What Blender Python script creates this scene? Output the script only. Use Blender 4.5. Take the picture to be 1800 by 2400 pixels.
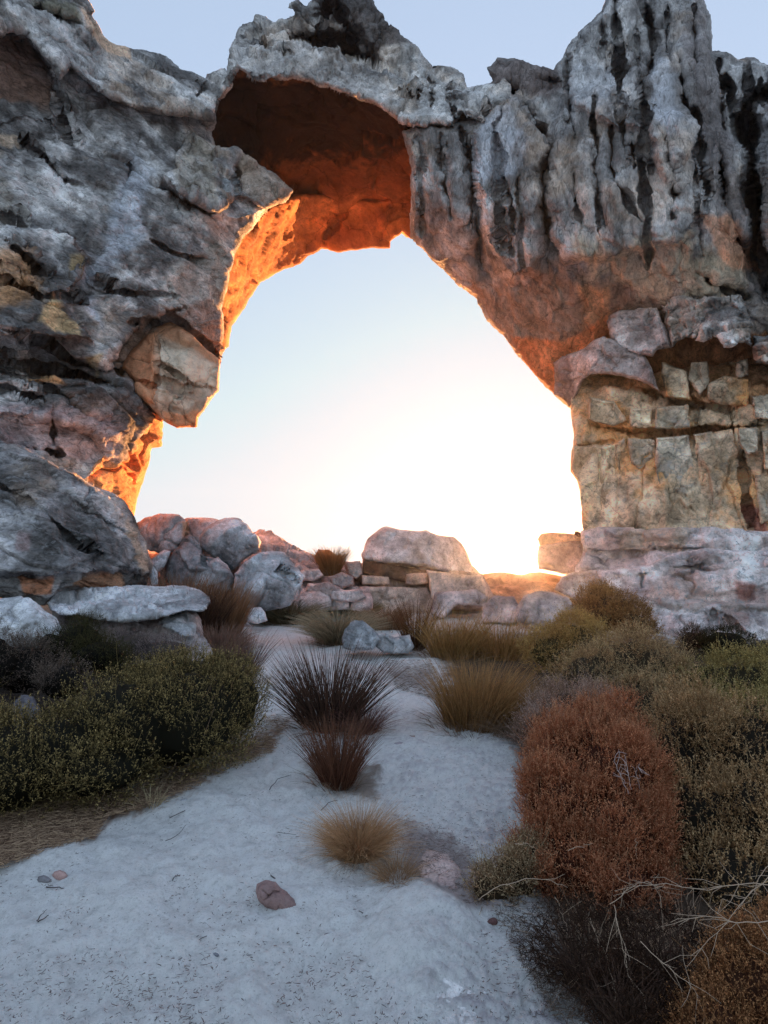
import bpy, math, random
import numpy as np

for o in list(bpy.data.objects): bpy.data.objects.remove(o)
SC = bpy.context.scene
COL = SC.collection
RNG = np.random.RandomState(7)

# ------------------------------------------------------------------ camera
FPX = 1309.0                       # focal length in pixels of the 1800 x 2400 photograph
PITCH = math.atan(165.0 / FPX)     # horizon sits 165 px below the middle
CAM = np.array([0.0, 0.0, 1.6])
cd = bpy.data.cameras.new('camera'); cam = bpy.data.objects.new('camera', cd); COL.objects.link(cam)
cam.location = CAM; cam.rotation_euler = (math.pi / 2 + PITCH, 0, 0)
cd.sensor_fit = 'VERTICAL'; cd.sensor_height = 36.0; cd.lens = 36.0 * FPX / 2400.0
cd.clip_start = 0.05; cd.clip_end = 20000
SC.camera = cam

# ------------------------------------------------------------------ light
SUN_AZ = math.radians(13.2)        # to the right of the view axis
SUN_EL = math.radians(1.25)
SUN_STRENGTH = 2.0
EXPOSURE = 3.47                   # evening scene exposed for the shade
world = bpy.data.worlds.new('World'); SC.world = world; world.use_nodes = True
nt = world.node_tree; nt.nodes.clear()
wo = nt.nodes.new('ShaderNodeOutputWorld'); bg = nt.nodes.new('ShaderNodeBackground')
sky = nt.nodes.new('ShaderNodeTexSky'); sky.sky_type = 'NISHITA'; sky.sun_disc = False
sky.sun_elevation = math.radians(5.0); sky.sun_rotation = SUN_AZ
sky.altitude = 1200; sky.air_density = 1.0; sky.dust_density = 2.2; sky.ozone_density = 1.5
def vmath(op, a, b):
    x = nt.nodes.new('ShaderNodeVectorMath'); x.operation = op
    for k, v in enumerate((a, b)):
        if isinstance(v, tuple): x.inputs[k].default_value = v
        else: nt.links.new(v, x.inputs[k])
    return x
c0 = vmath('MULTIPLY', sky.outputs[0], (.44, .44, .44)).outputs[0]
gm = nt.nodes.new('ShaderNodeGamma'); gm.inputs[1].default_value = .27; nt.links.new(c0, gm.inputs[0])   # soft range of the evening sky
c1 = vmath('MULTIPLY', gm.outputs[0], (.440, .488, .580)).outputs[0]
c1 = vmath('MINIMUM', c1, (.495, .515, .54)).outputs[0]
# aureole and core of the setting sun
tcw = nt.nodes.new('ShaderNodeTexCoord')
sdir = (math.sin(SUN_AZ) * math.cos(math.radians(1.1)), math.cos(SUN_AZ) * math.cos(math.radians(1.1)), math.sin(math.radians(1.1)))
dt = vmath('DOT_PRODUCT', tcw.outputs['Generated'], sdir).outputs['Value']
for pw, colr in ((30, (.03, .04, .06)), (400, (.18, .17, .14)), (2500, (1.1, .65, .12)), (14000, (9.0, 7.0, 3.0))):
    q = nt.nodes.new('ShaderNodeMath'); q.operation = 'MAXIMUM'; nt.links.new(dt, q.inputs[0]); q.inputs[1].default_value = 0
    p = nt.nodes.new('ShaderNodeMath'); p.operation = 'POWER'; nt.links.new(q.outputs[0], p.inputs[0]); p.inputs[1].default_value = pw
    sc_ = nt.nodes.new('ShaderNodeVectorMath'); sc_.operation = 'SCALE'; sc_.inputs[0].default_value = colr; nt.links.new(p.outputs[0], sc_.inputs['Scale'])
    c1 = vmath('ADD', c1, sc_.outputs[0]).outputs[0]
bg.inputs['Strength'].default_value = 0.15
nt.links.new(c1, bg.inputs['Color']); nt.links.new(bg.outputs[0], wo.inputs[0])

sl = bpy.data.lights.new('sun', 'SUN'); sun = bpy.data.objects.new('sun', sl); COL.objects.link(sun)
sl.energy = SUN_STRENGTH; sl.angle = math.radians(0.5); sl.color = (1.0, 0.42, 0.14)
# light travels from the sun (ahead, right) towards the camera
sun.rotation_euler = (math.pi / 2 - SUN_EL, 0, math.pi - SUN_AZ)
sun.location = (6, 26, 4)

SC.view_settings.view_transform = 'Standard'; SC.view_settings.look = 'None'
SC.view_settings.exposure = EXPOSURE; SC.view_settings.gamma = 1.0
SC.view_settings.use_curve_mapping = False
SC.render.engine = 'CYCLES'
SC.cycles.max_bounces = 6; SC.cycles.diffuse_bounces = 4; SC.cycles.transparent_max_bounces = 4
try:
    SC.cycles.use_denoising = True
    SC.cycles.denoiser = 'OPENIMAGEDENOISE'
except Exception: pass

# ------------------------------------------------------------------ projection helpers
CP, SP_ = math.cos(PITCH), math.sin(PITCH)
def P(px, py, Y):
    px = np.asarray(px, float); py = np.asarray(py, float); Y = np.asarray(Y, float)
    u = (px - 900.0) / FPX; v = (1200.0 - py) / FPX
    yw = CP - SP_ * v; zw = SP_ + CP * v
    t = Y / yw
    return np.stack([CAM[0] + u * t, CAM[1] + yw * t, CAM[2] + zw * t], -1)
def proj(W):
    d = W - CAM
    fwd = d[..., 1] * CP + d[..., 2] * SP_
    up = -d[..., 1] * SP_ + d[..., 2] * CP
    fwd = np.where(fwd > 0.05, fwd, np.nan)
    return 900 + d[..., 0] / fwd * FPX, 1200 - up / fwd * FPX

# ------------------------------------------------------------------ noise (numpy)
_pr = np.random.RandomState(11)
PERM = _pr.permutation(256).astype(np.int32); PERM = np.concatenate([PERM, PERM, PERM])
GR = _pr.normal(size=(256, 3)); GR /= np.linalg.norm(GR, axis=1)[:, None]
RV = _pr.rand(256, 3)
def perlin(p):
    p = np.asarray(p, float); i = np.floor(p).astype(np.int64); f = p - i; i &= 255
    u = f * f * f * (f * (f * 6 - 15) + 10)
    out = 0
    for dx in (0, 1):
        ax = PERM[(i[..., 0] + dx) & 255]; wx = u[..., 0] if dx else 1 - u[..., 0]
        for dy in (0, 1):
            ay = PERM[ax + ((i[..., 1] + dy) & 255)]; wy = u[..., 1] if dy else 1 - u[..., 1]
            for dz in (0, 1):
                h = PERM[ay + ((i[..., 2] + dz) & 255)]; g = GR[h]
                wz = u[..., 2] if dz else 1 - u[..., 2]
                out = out + wx * wy * wz * (g[..., 0] * (f[..., 0] - dx) + g[..., 1] * (f[..., 1] - dy) + g[..., 2] * (f[..., 2] - dz))
    return out * 1.5
def fbm(p, octv=4, gain=0.5):
    a, s, out = 1.0, 0.0, 0
    for k in range(octv):
        out = out + a * perlin(p * (2.03 ** k) + 17.3 * k); s += a; a *= gain
    return out / s * 1.3
def ridge(p, octv=4):
    a, s, out = 1.0, 0.0, 0
    for k in range(octv):
        n = 1 - np.abs(perlin(p * (2.07 ** k) + 9.1 * k)) * 2
        out = out + a * n; s += a; a *= 0.5
    return out / s
def worley(p):
    p = np.asarray(p, float); i = np.floor(p).astype(np.int64); f = p - i
    f1 = np.full(p.shape[:-1], 9.0); f2 = f1.copy(); cid = np.zeros(p.shape[:-1])
    for dx in (-1, 0, 1):
        for dy in (-1, 0, 1):
            for dz in (-1, 0, 1):
                h = PERM[PERM[PERM[(i[..., 0] + dx) & 255] + ((i[..., 1] + dy) & 255)] + ((i[..., 2] + dz) & 255)]
                q = RV[h]
                d = (q[..., 0] + dx - f[..., 0]) ** 2 + (q[..., 1] + dy - f[..., 1]) ** 2 + (q[..., 2] + dz - f[..., 2]) ** 2
                near = d < f1
                f2 = np.where(near, f1, np.minimum(f2, d)); cid = np.where(near, q[..., 0] * 7.7 % 1.0, cid); f1 = np.where(near, d, f1)
    return np.sqrt(f1), np.sqrt(f2), cid
def sstep(a, b, x):
    t = np.clip((x - a) / (b - a), 0, 1); return t * t * (3 - 2 * t)

def seg_dist(px, py, pts):
    best = np.full(px.shape, 1e9)
    for (ax, ay), (bx, by) in zip(pts[:-1], pts[1:]):
        vx, vy = bx - ax, by - ay; L = vx * vx + vy * vy + 1e-9
        t = np.clip(((px - ax) * vx + (py - ay) * vy) / L, 0, 1)
        d = (px - ax - t * vx) ** 2 + (py - ay - t * vy) ** 2
        best = np.minimum(best, d)
    return np.sqrt(best)
def seg_arc(px, py, pts):
    best = np.full(px.shape, 1e9); arc = np.zeros(px.shape); Ls = [math.hypot(b[0] - a[0], b[1] - a[1]) for a, b in zip(pts[:-1], pts[1:])]; T = sum(Ls) + 1e-9; acc = 0
    for (ax, ay), (bx, by), L_ in zip(pts[:-1], pts[1:], Ls):
        vx, vy = bx - ax, by - ay; t = np.clip(((px - ax) * vx + (py - ay) * vy) / (vx * vx + vy * vy + 1e-9), 0, 1)
        d = (px - ax - t * vx) ** 2 + (py - ay - t * vy) ** 2; k = d < best
        best = np.where(k, d, best); arc = np.where(k, (acc + t * L_) / T, arc); acc += L_
    return np.sqrt(best), arc
def poly_sd(px, py, poly):
    pts = list(poly) + [poly[0]]
    d = seg_dist(px, py, pts)
    ins = np.zeros(px.shape, bool)
    for (ax, ay), (bx, by) in zip(pts[:-1], pts[1:]):
        if ay == by: continue
        c = (ay > py) != (by > py)
        ins ^= c & (px < (bx - ax) * (py - ay) / (by - ay) + ax)
    return np.where(ins, d, -d)
def tps(ctrl):
    c = np.array(ctrl, float); X = c[:, :2] / 500.0; n = len(c)
    if n == 1:
        v = c[0, 2]; return lambda px, py: np.full(np.shape(px), v)
    r = np.linalg.norm(X[:, None] - X[None], axis=-1)
    K = r + np.eye(n) * 1e-4                     # linear (tent) kernel: no overshoot
    if n >= 4:
        Pm = np.c_[np.ones(n), X]
        A = np.block([[K, Pm], [Pm.T, np.zeros((3, 3))]]); b = np.r_[c[:, 2], 0, 0, 0]
        w = np.linalg.lstsq(A, b, rcond=None)[0]
    else:
        Pm = np.ones((n, 1)); A = np.block([[K, Pm], [Pm.T, np.zeros((1, 1))]])
        w = np.r_[np.linalg.lstsq(A, np.r_[c[:, 2], 0], rcond=None)[0], 0, 0]
    def f(px, py):
        x = np.asarray(px, float) / 500.0; y = np.asarray(py, float) / 500.0
        out = w[n] + w[n + 1] * x + w[n + 2] * y
        for k in range(n):
            out = out + w[k] * np.sqrt((x - X[k, 0]) ** 2 + (y - X[k, 1]) ** 2 + 0.002)
        return out
    return f

# ------------------------------------------------------------------ materials
def new_mat(name):
    m = bpy.data.materials.new(name); m.use_nodes = True
    n = m.node_tree.nodes; b = n['Principled BSDF']
    return m, n, m.node_tree.links, b
def mathn(n, l, op, a, b=None):
    x = n.new('ShaderNodeMath'); x.operation = op
    for k, v in enumerate((a, b)):
        if v is None: continue
        if hasattr(v, 'is_linked') or hasattr(v, 'links'): l.new(v, x.inputs[k])
        else: x.inputs[k].default_value = v
    return x.outputs[0]
def noise_n(n, l, vec, scale, detail=5, rough=0.6, dist=0.0):
    t = n.new('ShaderNodeTexNoise'); t.inputs['Scale'].default_value = scale
    t.inputs['Detail'].default_value = detail; t.inputs['Roughness'].default_value = rough
    t.inputs['Distortion'].default_value = dist
    l.new(vec, t.inputs['Vector']); return t.outputs['Fac']
def ramp_n(n, l, fac, stops):
    r = n.new('ShaderNodeValToRGB'); e = r.color_ramp.elements
    while len(e) < len(stops): e.new(0.5)
    for k, (p, c) in enumerate(stops):
        e[k].position = p; e[k].color = (c, c, c, 1) if np.isscalar(c) else (*c, 1)
    l.new(fac, r.inputs[0]); return r.outputs[0]
def mulc(n, l, a, b, blend='MULTIPLY', fac=1.0):
    x = n.new('ShaderNodeMixRGB'); x.blend_type = blend
    if np.isscalar(fac): x.inputs[0].default_value = fac
    else: l.new(fac, x.inputs[0])
    for k, v in ((1, a), (2, b)):
        if isinstance(v, tuple): x.inputs[k].default_value = (*v, 1)
        else: l.new(v, x.inputs[k])
    return x.outputs[0]
def rock_mat(name, f=1.0, bump=1.0, contrast=1.0, stretch=(1, 1, 1), rot=0.0):
    m, n, l, b = new_mat(name)
    tc = n.new('ShaderNodeTexCoord'); mp = n.new('ShaderNodeMapping')
    mp.inputs['Scale'].default_value = stretch; mp.inputs['Rotation'].default_value = (0, rot, 0)
    l.new(tc.outputs['Object'], mp.inputs[0]); v = mp.outputs[0]
    at = n.new('ShaderNodeAttribute'); at.attribute_name = 'Col'
    n1 = noise_n(n, l, v, 1.6 * f, 8, 0.68, 0.6); n2 = noise_n(n, l, v, 7 * f, 6, 0.72, 1.2); n3 = noise_n(n, l, v, 30 * f, 4, 0.7)
    k = contrast
    c = mulc(n, l, at.outputs['Color'], ramp_n(n, l, n1, [(0.32, max(0.05, 1.1 - .55 * k)), (0.5, 1.15), (0.68, 1.15 + .5 * k)]))
    c = mulc(n, l, c, ramp_n(n, l, n2, [(0.36, max(0.05, 1.1 - .48 * k)), (0.48, 1.12), (0.66, 1.12 + .40 * k)]))
    c = mulc(n, l, c, ramp_n(n, l, n3, [(0.32, 1 - .20 * k), (0.68, 1 + .20 * k)]))
    # pale crusts of lichen where the alpha of the attribute allows
    vo = n.new('ShaderNodeTexVoronoi'); vo.inputs['Scale'].default_value = 5.5 * f; l.new(v, vo.inputs['Vector'])
    li = noise_n(n, l, v, 3.2 * f, 9, 0.78, 0.9)
    lm = ramp_n(n, l, li, [(0.545, 0.0), (0.60, 1.0)])
    lf = mathn(n, l, 'MULTIPLY', lm, at.outputs['Alpha'])
    c = mulc(n, l, c, (0.46, 0.475, 0.50), 'MIX', lf)
    # thin dark joints
    wv = n.new('ShaderNodeTexVoronoi'); wv.feature = 'DISTANCE_TO_EDGE'; wv.inputs['Scale'].default_value = 0.55 * f
    dis = n.new('ShaderNodeVectorMath'); dis.operation = 'ADD'
    nn = n.new('ShaderNodeTexNoise'); nn.inputs['Scale'].default_value = 2.5 * f; nn.inputs['Detail'].default_value = 4; l.new(v, nn.inputs['Vector'])
    sc = n.new('ShaderNodeVectorMath'); sc.operation = 'SCALE'; sc.inputs['Scale'].default_value = 0.55 / f; l.new(nn.outputs['Color'], sc.inputs[0])
    l.new(v, dis.inputs[0]); l.new(sc.outputs[0], dis.inputs[1]); l.new(dis.outputs[0], wv.inputs['Vector'])
    crack = ramp_n(n, l, wv.outputs['Distance'], [(0.0, 0.0), (0.035, 1.0)])
    c = mulc(n, l, c, ramp_n(n, l, wv.outputs['Distance'], [(0.0, .55), (0.012, 1.0)])) if f <= 1 else c
    l.new(c, b.inputs['Base Color']); b.inputs['Roughness'].default_value = 0.92
    b.inputs['Specular IOR Level'].default_value = 0.15
    h = mathn(n, l, 'MULTIPLY', n2, 0.12 / f); h = mathn(n, l, 'ADD', h, mathn(n, l, 'MULTIPLY', n3, 0.018 / f))
    h = mathn(n, l, 'ADD', h, mathn(n, l, 'MULTIPLY', crack, 0.05 / f))
    h = mathn(n, l, 'ADD', h, mathn(n, l, 'MULTIPLY', n1, 0.16 / f))
    bp = n.new('ShaderNodeBump'); bp.inputs['Strength'].default_value = 0.6; bp.inputs['Distance'].default_value = bump
    l.new(h, bp.inputs['Height']); l.new(bp.outputs[0], b.inputs['Normal'])
    return m
def leaf_mat(name, trans=0.25, rough=0.7):
    m, n, l, b = new_mat(name)
    at = n.new('ShaderNodeAttribute'); at.attribute_name = 'Col'
    l.new(at.outputs['Color'], b.inputs['Base Color']); b.inputs['Roughness'].default_value = rough
    b.inputs['Specular IOR Level'].default_value = 0.12
    tr = n.new('ShaderNodeBsdfTranslucent'); l.new(at.outputs['Color'], tr.inputs[0])
    mx = n.new('ShaderNodeMixShader'); mx.inputs[0].default_value = trans
    l.new(b.outputs[0], mx.inputs[1]); l.new(tr.outputs[0], mx.inputs[2])
    l.new(mx.outputs[0], n['Material Output'].inputs[0]); return m
M_ROCK = rock_mat('weathered_sandstone', 1.0, 1.0, 1.0)
M_FLUTE = rock_mat('fluted_sandstone', 1.0, 1.0, 0.95, (1.5, 1.5, 0.6))
M_STRATA = rock_mat('bedded_sandstone', 1.0, 1.0, 1.1, (0.85, 0.85, 1.4), math.radians(-24))
M_RED = rock_mat('bare_red_sandstone', 0.8, 1.0, 0.45)
M_BOULDER = rock_mat('lichened_boulder_rock', 1.8, 1.0, 0.75)
M_STONE = rock_mat('small_stone_rock', 8.0, 0.5, 0.5)
M_LEAF = leaf_mat('small_leaves', 0.2)
M_REED = leaf_mat('dry_reed_stems', 0.25)
M_TWIG = leaf_mat('dead_twig_bark', 0.0, 0.9)

# ------------------------------------------------------------------ mesh helpers
def make_mesh(name, V, F, C=None, mat=None, smooth=True, origin=(0, 0, 0)):
    """F: list of int arrays (n,k) of equal-size faces, or python lists of ngons."""
    me = bpy.data.meshes.new(name)
    V = np.asarray(V, float) - np.asarray(origin, float)
    loops, starts, tot = [], [], 0
    for f in F:
        f = np.asarray(f, np.int32)
        if f.ndim == 1: f = f[None]
        if f.size == 0: continue
        k = f.shape[1]; loops.append(f.ravel()); starts.append(tot + np.arange(len(f)) * k); tot += f.size
    loops = np.concatenate(loops); starts = np.concatenate(starts)
    me.vertices.add(len(V)); me.vertices.foreach_set('co', V.astype(np.float32).ravel())
    me.loops.add(len(loops)); me.loops.foreach_set('vertex_index', loops.astype(np.int32))
    me.polygons.add(len(starts)); me.polygons.foreach_set('loop_start', starts.astype(np.int32))
    me.update(calc_edges=True)
    if smooth: me.polygons.foreach_set('use_smooth', np.ones(len(starts), bool))
    if C is not None:
        ca = me.color_attributes.new('Col', 'FLOAT_COLOR', 'POINT')
        C = np.asarray(C, np.float32)
        if C.shape[1] == 3: C = np.c_[C, np.zeros(len(C), np.float32)]
        ca.data.foreach_set('color', C.astype(np.float32).ravel())
    if mat: me.materials.append(mat)
    return me
def link(name, me, parent=None, loc=(0, 0, 0), label=None, cat=None, group=None, kind=None):
    o = bpy.data.objects.new(name, me); COL.objects.link(o)
    if parent is not None: o.parent = parent
    else: o.location = loc
    if label: o['label'] = label
    if cat: o['category'] = cat
    if group: o['group'] = group
    if kind: o['kind'] = kind
    return o
def empty(name, loc, label, cat, group=None):
    return link(name, None, None, loc, label, cat, group)

GREY = dict(a=(.52, .51, .51), b=(.13, .125, .125), w=(.52, .36, .24), wa=.35, ly=.35)
WARM = dict(a=(.60, .46, .34), b=(.36, .26, .19), w=(.42, .22, .10), wa=.5, ly=.15)
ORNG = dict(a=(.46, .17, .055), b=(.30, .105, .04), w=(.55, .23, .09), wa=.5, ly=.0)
BLDR = dict(a=(.50, .52, .56), b=(.23, .235, .25), w=(.42, .36, .32), wa=.15, ly=.6)
PINK = dict(a=(.56, .48, .47), b=(.28, .235, .23), w=(.50, .37, .30), wa=.4, ly=.5)
DARK = dict(a=(.10, .075, .06), b=(.04, .03, .025), w=(.16, .07, .03), wa=.5, ly=.0)
BRWN = dict(a=(.20, .13, .095), b=(.09, .06, .045), w=(.30, .13, .06), wa=.6, ly=.1)

def relief(name, poly, ctrl, pal, mat, parent=None, origin=None, step=3.0, rpx=14, rm=0.35, back=1.5, shrink=0.96,
           warp=(6, 45), grooves=(), blocks=(), layers=(), paint=(), dip=0.0, seed=0, yback=None, aniso=(1, 1, 1), **tags):
    """A rock: front surface modelled over its outline at its own depth, rounded at the rim, given thickness and closed at the back."""
    pa = np.array(poly, float); x0, y0 = pa.min(0) - 3 * step - warp[0]; x1, y1 = pa.max(0) + 3 * step + warp[0]
    nx = int((x1 - x0) / step) + 1; ny = int((y1 - y0) / step) + 1
    gx, gy = np.meshgrid(x0 + np.arange(nx) * step, y0 + np.arange(ny) * step)
    sd_ = seed * 13.7
    q = np.stack([gx / warp[1], gy / warp[1], np.full(gx.shape, sd_)], -1)
    ox = warp[0] * fbm(q, 5, 0.6); oy = warp[0] * fbm(q + 31.7, 5, 0.6)
    wx, wy = gx + ox, gy + oy
    sd = poly_sd(wx, wy, poly)
    gyy, gxx = np.gradient(sd, step); gl = np.sqrt(gxx ** 2 + gyy ** 2) + 1e-6
    mv = np.where(sd < 0, np.clip(-sd, 0, 1.5 * step), 0)
    sx, sy = gx + gxx / gl * mv, gy + gyy / gl * mv
    ins = sd > 0
    quad = ins[:-1, :-1] | ins[1:, :-1] | ins[:-1, 1:] | ins[1:, 1:]
    allok = (sd > -1.6 * step)
    quad &= allok[:-1, :-1] & allok[1:, :-1] & allok[:-1, 1:] & allok[1:, 1:]
    d = np.clip(sd, 0, None)
    Y = tps(ctrl)(sx, sy)
    t = np.clip(d / rpx, 0, 1); Y = Y + rm * (1 - np.sqrt(np.clip(1 - (1 - t) ** 2, 0, 1)))
    for bl in blocks:
        bp_, up, ed = bl[:3]; s = poly_sd(wx, wy, bp_); Y = Y - up * sstep(-ed * .5, ed * .5, s)
    for gr in grooves:
        pts, w, dep = gr; pq = np.array(pts, float); bx0, by0 = pq.min(0) - 4 * w - 12; bx1, by1 = pq.max(0) + 4 * w + 12
        k_ = (wx > bx0) & (wx < bx1) & (wy > by0) & (wy < by1)
        if not k_.any(): continue
        s, ta_ = seg_arc(wx[k_], wy[k_], pts); e_ = np.clip(np.minimum(ta_, 1 - ta_) / .22, 0, 1) ** .7
        ww = w * (.45 + .55 * e_) * (1 + .35 * np.sin(ta_ * 19 + pts[0][0])); Y[k_] += 1.6 * dep * (.15 + .85 * e_) * np.exp(-(s / ww) ** 2)
    W = P(sx, sy, Y)
    # surface normals by finite differences
    def normals(W):
        du = np.gradient(W, axis=1); dv = np.gradient(W, axis=0); n = np.cross(du, dv)
        n /= np.linalg.norm(n, axis=-1)[..., None] + 1e-9
        s = np.sign((n * (CAM - W)).sum(-1))[..., None]; s[s == 0] = 1
        return n * s
    use = np.zeros(gx.shape, bool)
    use[:-1, :-1] |= quad; use[1:, :-1] |= quad; use[:-1, 1:] |= quad; use[1:, 1:] |= quad
    idx = -np.ones(gx.shape, int); idx[use] = np.arange(use.sum())
    N = normals(W)[use]; V = W[use]
    ca, sa = math.cos(dip), math.sin(dip)
    R = np.stack([V[:, 0] * ca + V[:, 2] * sa, V[:, 1], -V[:, 0] * sa + V[:, 2] * ca], -1) * np.array(aniso) + sd_
    disp = np.zeros(len(V))
    for ly in layers:
        ty, amp, fr = ly[:3]; Q = R * np.array(fr if not np.isscalar(fr) else (fr, fr, fr), float)
        if ty == 'fbm': disp += amp * fbm(Q, ly[3] if len(ly) > 3 else 5)
        elif ty == 'ridge': disp += amp * (ridge(Q, 4) - .55)
        elif ty == 'groove': disp -= amp * np.clip(ridge(Q, 3) - .45, 0, 1) * 2
        elif ty == 'cell':
            Qw = Q + 0.35 * np.stack([fbm(Q * 1.3 + 5, 3), fbm(Q * 1.3 + 15, 3), fbm(Q * 1.3 + 25, 3)], -1)
            f1, f2, cid = worley(Qw); disp += amp * (cid - .5) * sstep(0, .10, f2 - f1) - amp * .55 * (1 - sstep(0, .07, f2 - f1))
        elif ty == 'pit': 
            f1, f2, cid = worley(Q + .4 * fbm(Q, 3)[:, None]); disp -= amp * (1 - sstep(.1, .42, f1)) * (cid > .3)
    V = V + N * (disp * (.25 + .75 * sstep(0, 3.5 * step, d[use])))[:, None]
    # base colour of the stone, then painted patches
    n1 = fbm(R * 0.55 + 3, 6, .62); n2 = fbm(R * 0.35 + 60, 6, .65); n3 = fbm(R * np.array([1.7, 1.7, .8]) + 90, 5, .65)
    A, B, Wc = (np.array(pal[k]) for k in 'abw')
    n4 = fbm(R * np.array([1.25, 1.25, 1.0]) + 140, 5, .6); n5 = ridge(R * np.array([1.1, 1.1, .55]) + 170, 4)
    ta = sstep(-.28, .28, n1 + .5 * n3)[:, None]; C = B * (1 - ta) + A * ta
    tw = (pal['wa'] * sstep(.0, .35, n2 + .25 * n3) + .0)[:, None]; C = C * (1 - tw) + Wc * tw
    C = C * (1 + .95 * np.clip(n4, -.7, .6))[:, None] * (1 - .35 * sstep(.74, .95, n5))[:, None]
    al = np.clip(pal['ly'] * (.6 + 1.2 * n1 + .5), 0, 1)
    X, Yp = (sx + ox)[use], (sy + oy)[use]
    for pt in paint:
        pp, colr, fe = pt[:3]; st = pt[3] if len(pt) > 3 else 1.0
        s = poly_sd(X, Yp, pp) + fe * 1.1 * n3 + fe * .5 * n1
        m = (sstep(-fe * .5, fe * .5, s) * st)
        var = (1 + .35 * n3 + .25 * n1)[:, None]
        C = C * (1 - m[:, None]) + np.array(colr) * var * m[:, None]; al = al * (1 - .7 * m)
    C = np.clip(C, .01, .80)
    # quads and rim
    a, b_, c, e = idx[:-1, :-1][quad], idx[1:, :-1][quad], idx[1:, 1:][quad], idx[:-1, 1:][quad]
    F = np.stack([a, b_, c, e], 1)
    E = np.concatenate([F[:, [0, 1]], F[:, [1, 2]], F[:, [2, 3]], F[:, [3, 0]]])
    key = np.minimum(E[:, 0], E[:, 1]).astype(np.int64) * 10000000 + np.maximum(E[:, 0], E[:, 1])
    _, inv, cnt = np.unique(key, return_inverse=True, return_counts=True)
    BE = E[cnt[inv] == 1]
    bv = np.unique(BE); nb = len(V); m_ = {int(v): nb + k for k, v in enumerate(bv)}
    ppx, ppy = sx[use][bv], sy[use][bv]; YB = V[bv][:, 1]
    yb = (np.max(V[:, 1]) + back) if yback is None else yback
    cx, cy = pa.mean(0)
    hw = np.stack([(ppx - cx), (ppy - cy)], 1)
    r1 = P(ppx, ppy, YB * .5 + yb * .5)
    if shrink < 0.9:
        r1 = P(cx + hw[:, 0] * .97, cy + hw[:, 1] * .99, YB * .5 + yb * .5)
    r2 = P(cx + hw[:, 0] * shrink, cy + hw[:, 1] * (shrink if shrink < .9 else 1), np.full(len(bv), yb))
    V2 = np.concatenate([V, r1, r2]); k = len(bv)
    C2 = np.concatenate([np.c_[C, al], np.c_[C[bv], al[bv]], np.c_[C[bv], al[bv]]])
    mapa = np.zeros(nb, int); mapa[bv] = np.arange(k)
    i0, i1 = BE[:, 0], BE[:, 1]; j0, j1 = nb + mapa[i0], nb + mapa[i1]; h0, h1 = j0 + k, j1 + k
    S1 = np.stack([i1, i0, j0, j1], 1); S2 = np.stack([j1, j0, h0, h1], 1)
    nxt = {}
    for p0, p1 in zip(h1, h0): nxt.setdefault(int(p0), []).append(int(p1))
    caps = []
    while nxt:
        s0 = next(iter(nxt)); loop = [s0]; cur = s0
        while True:
            lst = nxt.get(cur)
            if not lst: break
            nn_ = lst.pop(); 
            if not lst: nxt.pop(cur)
            if nn_ == s0: break
            loop.append(nn_); cur = nn_
        if len(loop) > 2: caps.append(loop)
    base = origin if origin is not None else (float(V[:, 0].mean()), float(V[:, 1].mean() + .2), float(V[:, 2].min()))
    me = make_mesh(name, V2, [F, S1, S2] + [np.array(cp) for cp in caps], C2, mat, True, base)
    return link(name, me, parent, base, **tags)

# ------------------------------------------------------------------ ground
def gz(x, y):
    x = np.asarray(x, float); y = np.asarray(y, float)
    z = 0.047 * np.clip(y - 1.0, 0, 22)
    z = z + 0.02 * np.clip(np.abs(x) - 3, 0, 12) * sstep(2, 9, y)
    far = np.clip(np.hypot(x, y) - 25, 0, None); z = z - far * 0.06
    q = np.stack([x * .45, y * .45, np.zeros_like(x)], -1)
    z = z + 0.05 * fbm(q, 3) * sstep(1.2, 5, y)
    return z
def G(px, py):
    """point of the ground seen at a pixel"""
    Y = 3.0
    for _ in range(60):
        w = P(px, py, Y); g = float(gz(w[0], w[1])); sl_ = (w[2] - CAM[2]) / Y
        Yn = (g - CAM[2]) / sl_ if sl_ < -1e-3 else 25
        Y = .5 * Y + .5 * min(max(Yn, .5), 25)
    return P(px, py, Y)

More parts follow.
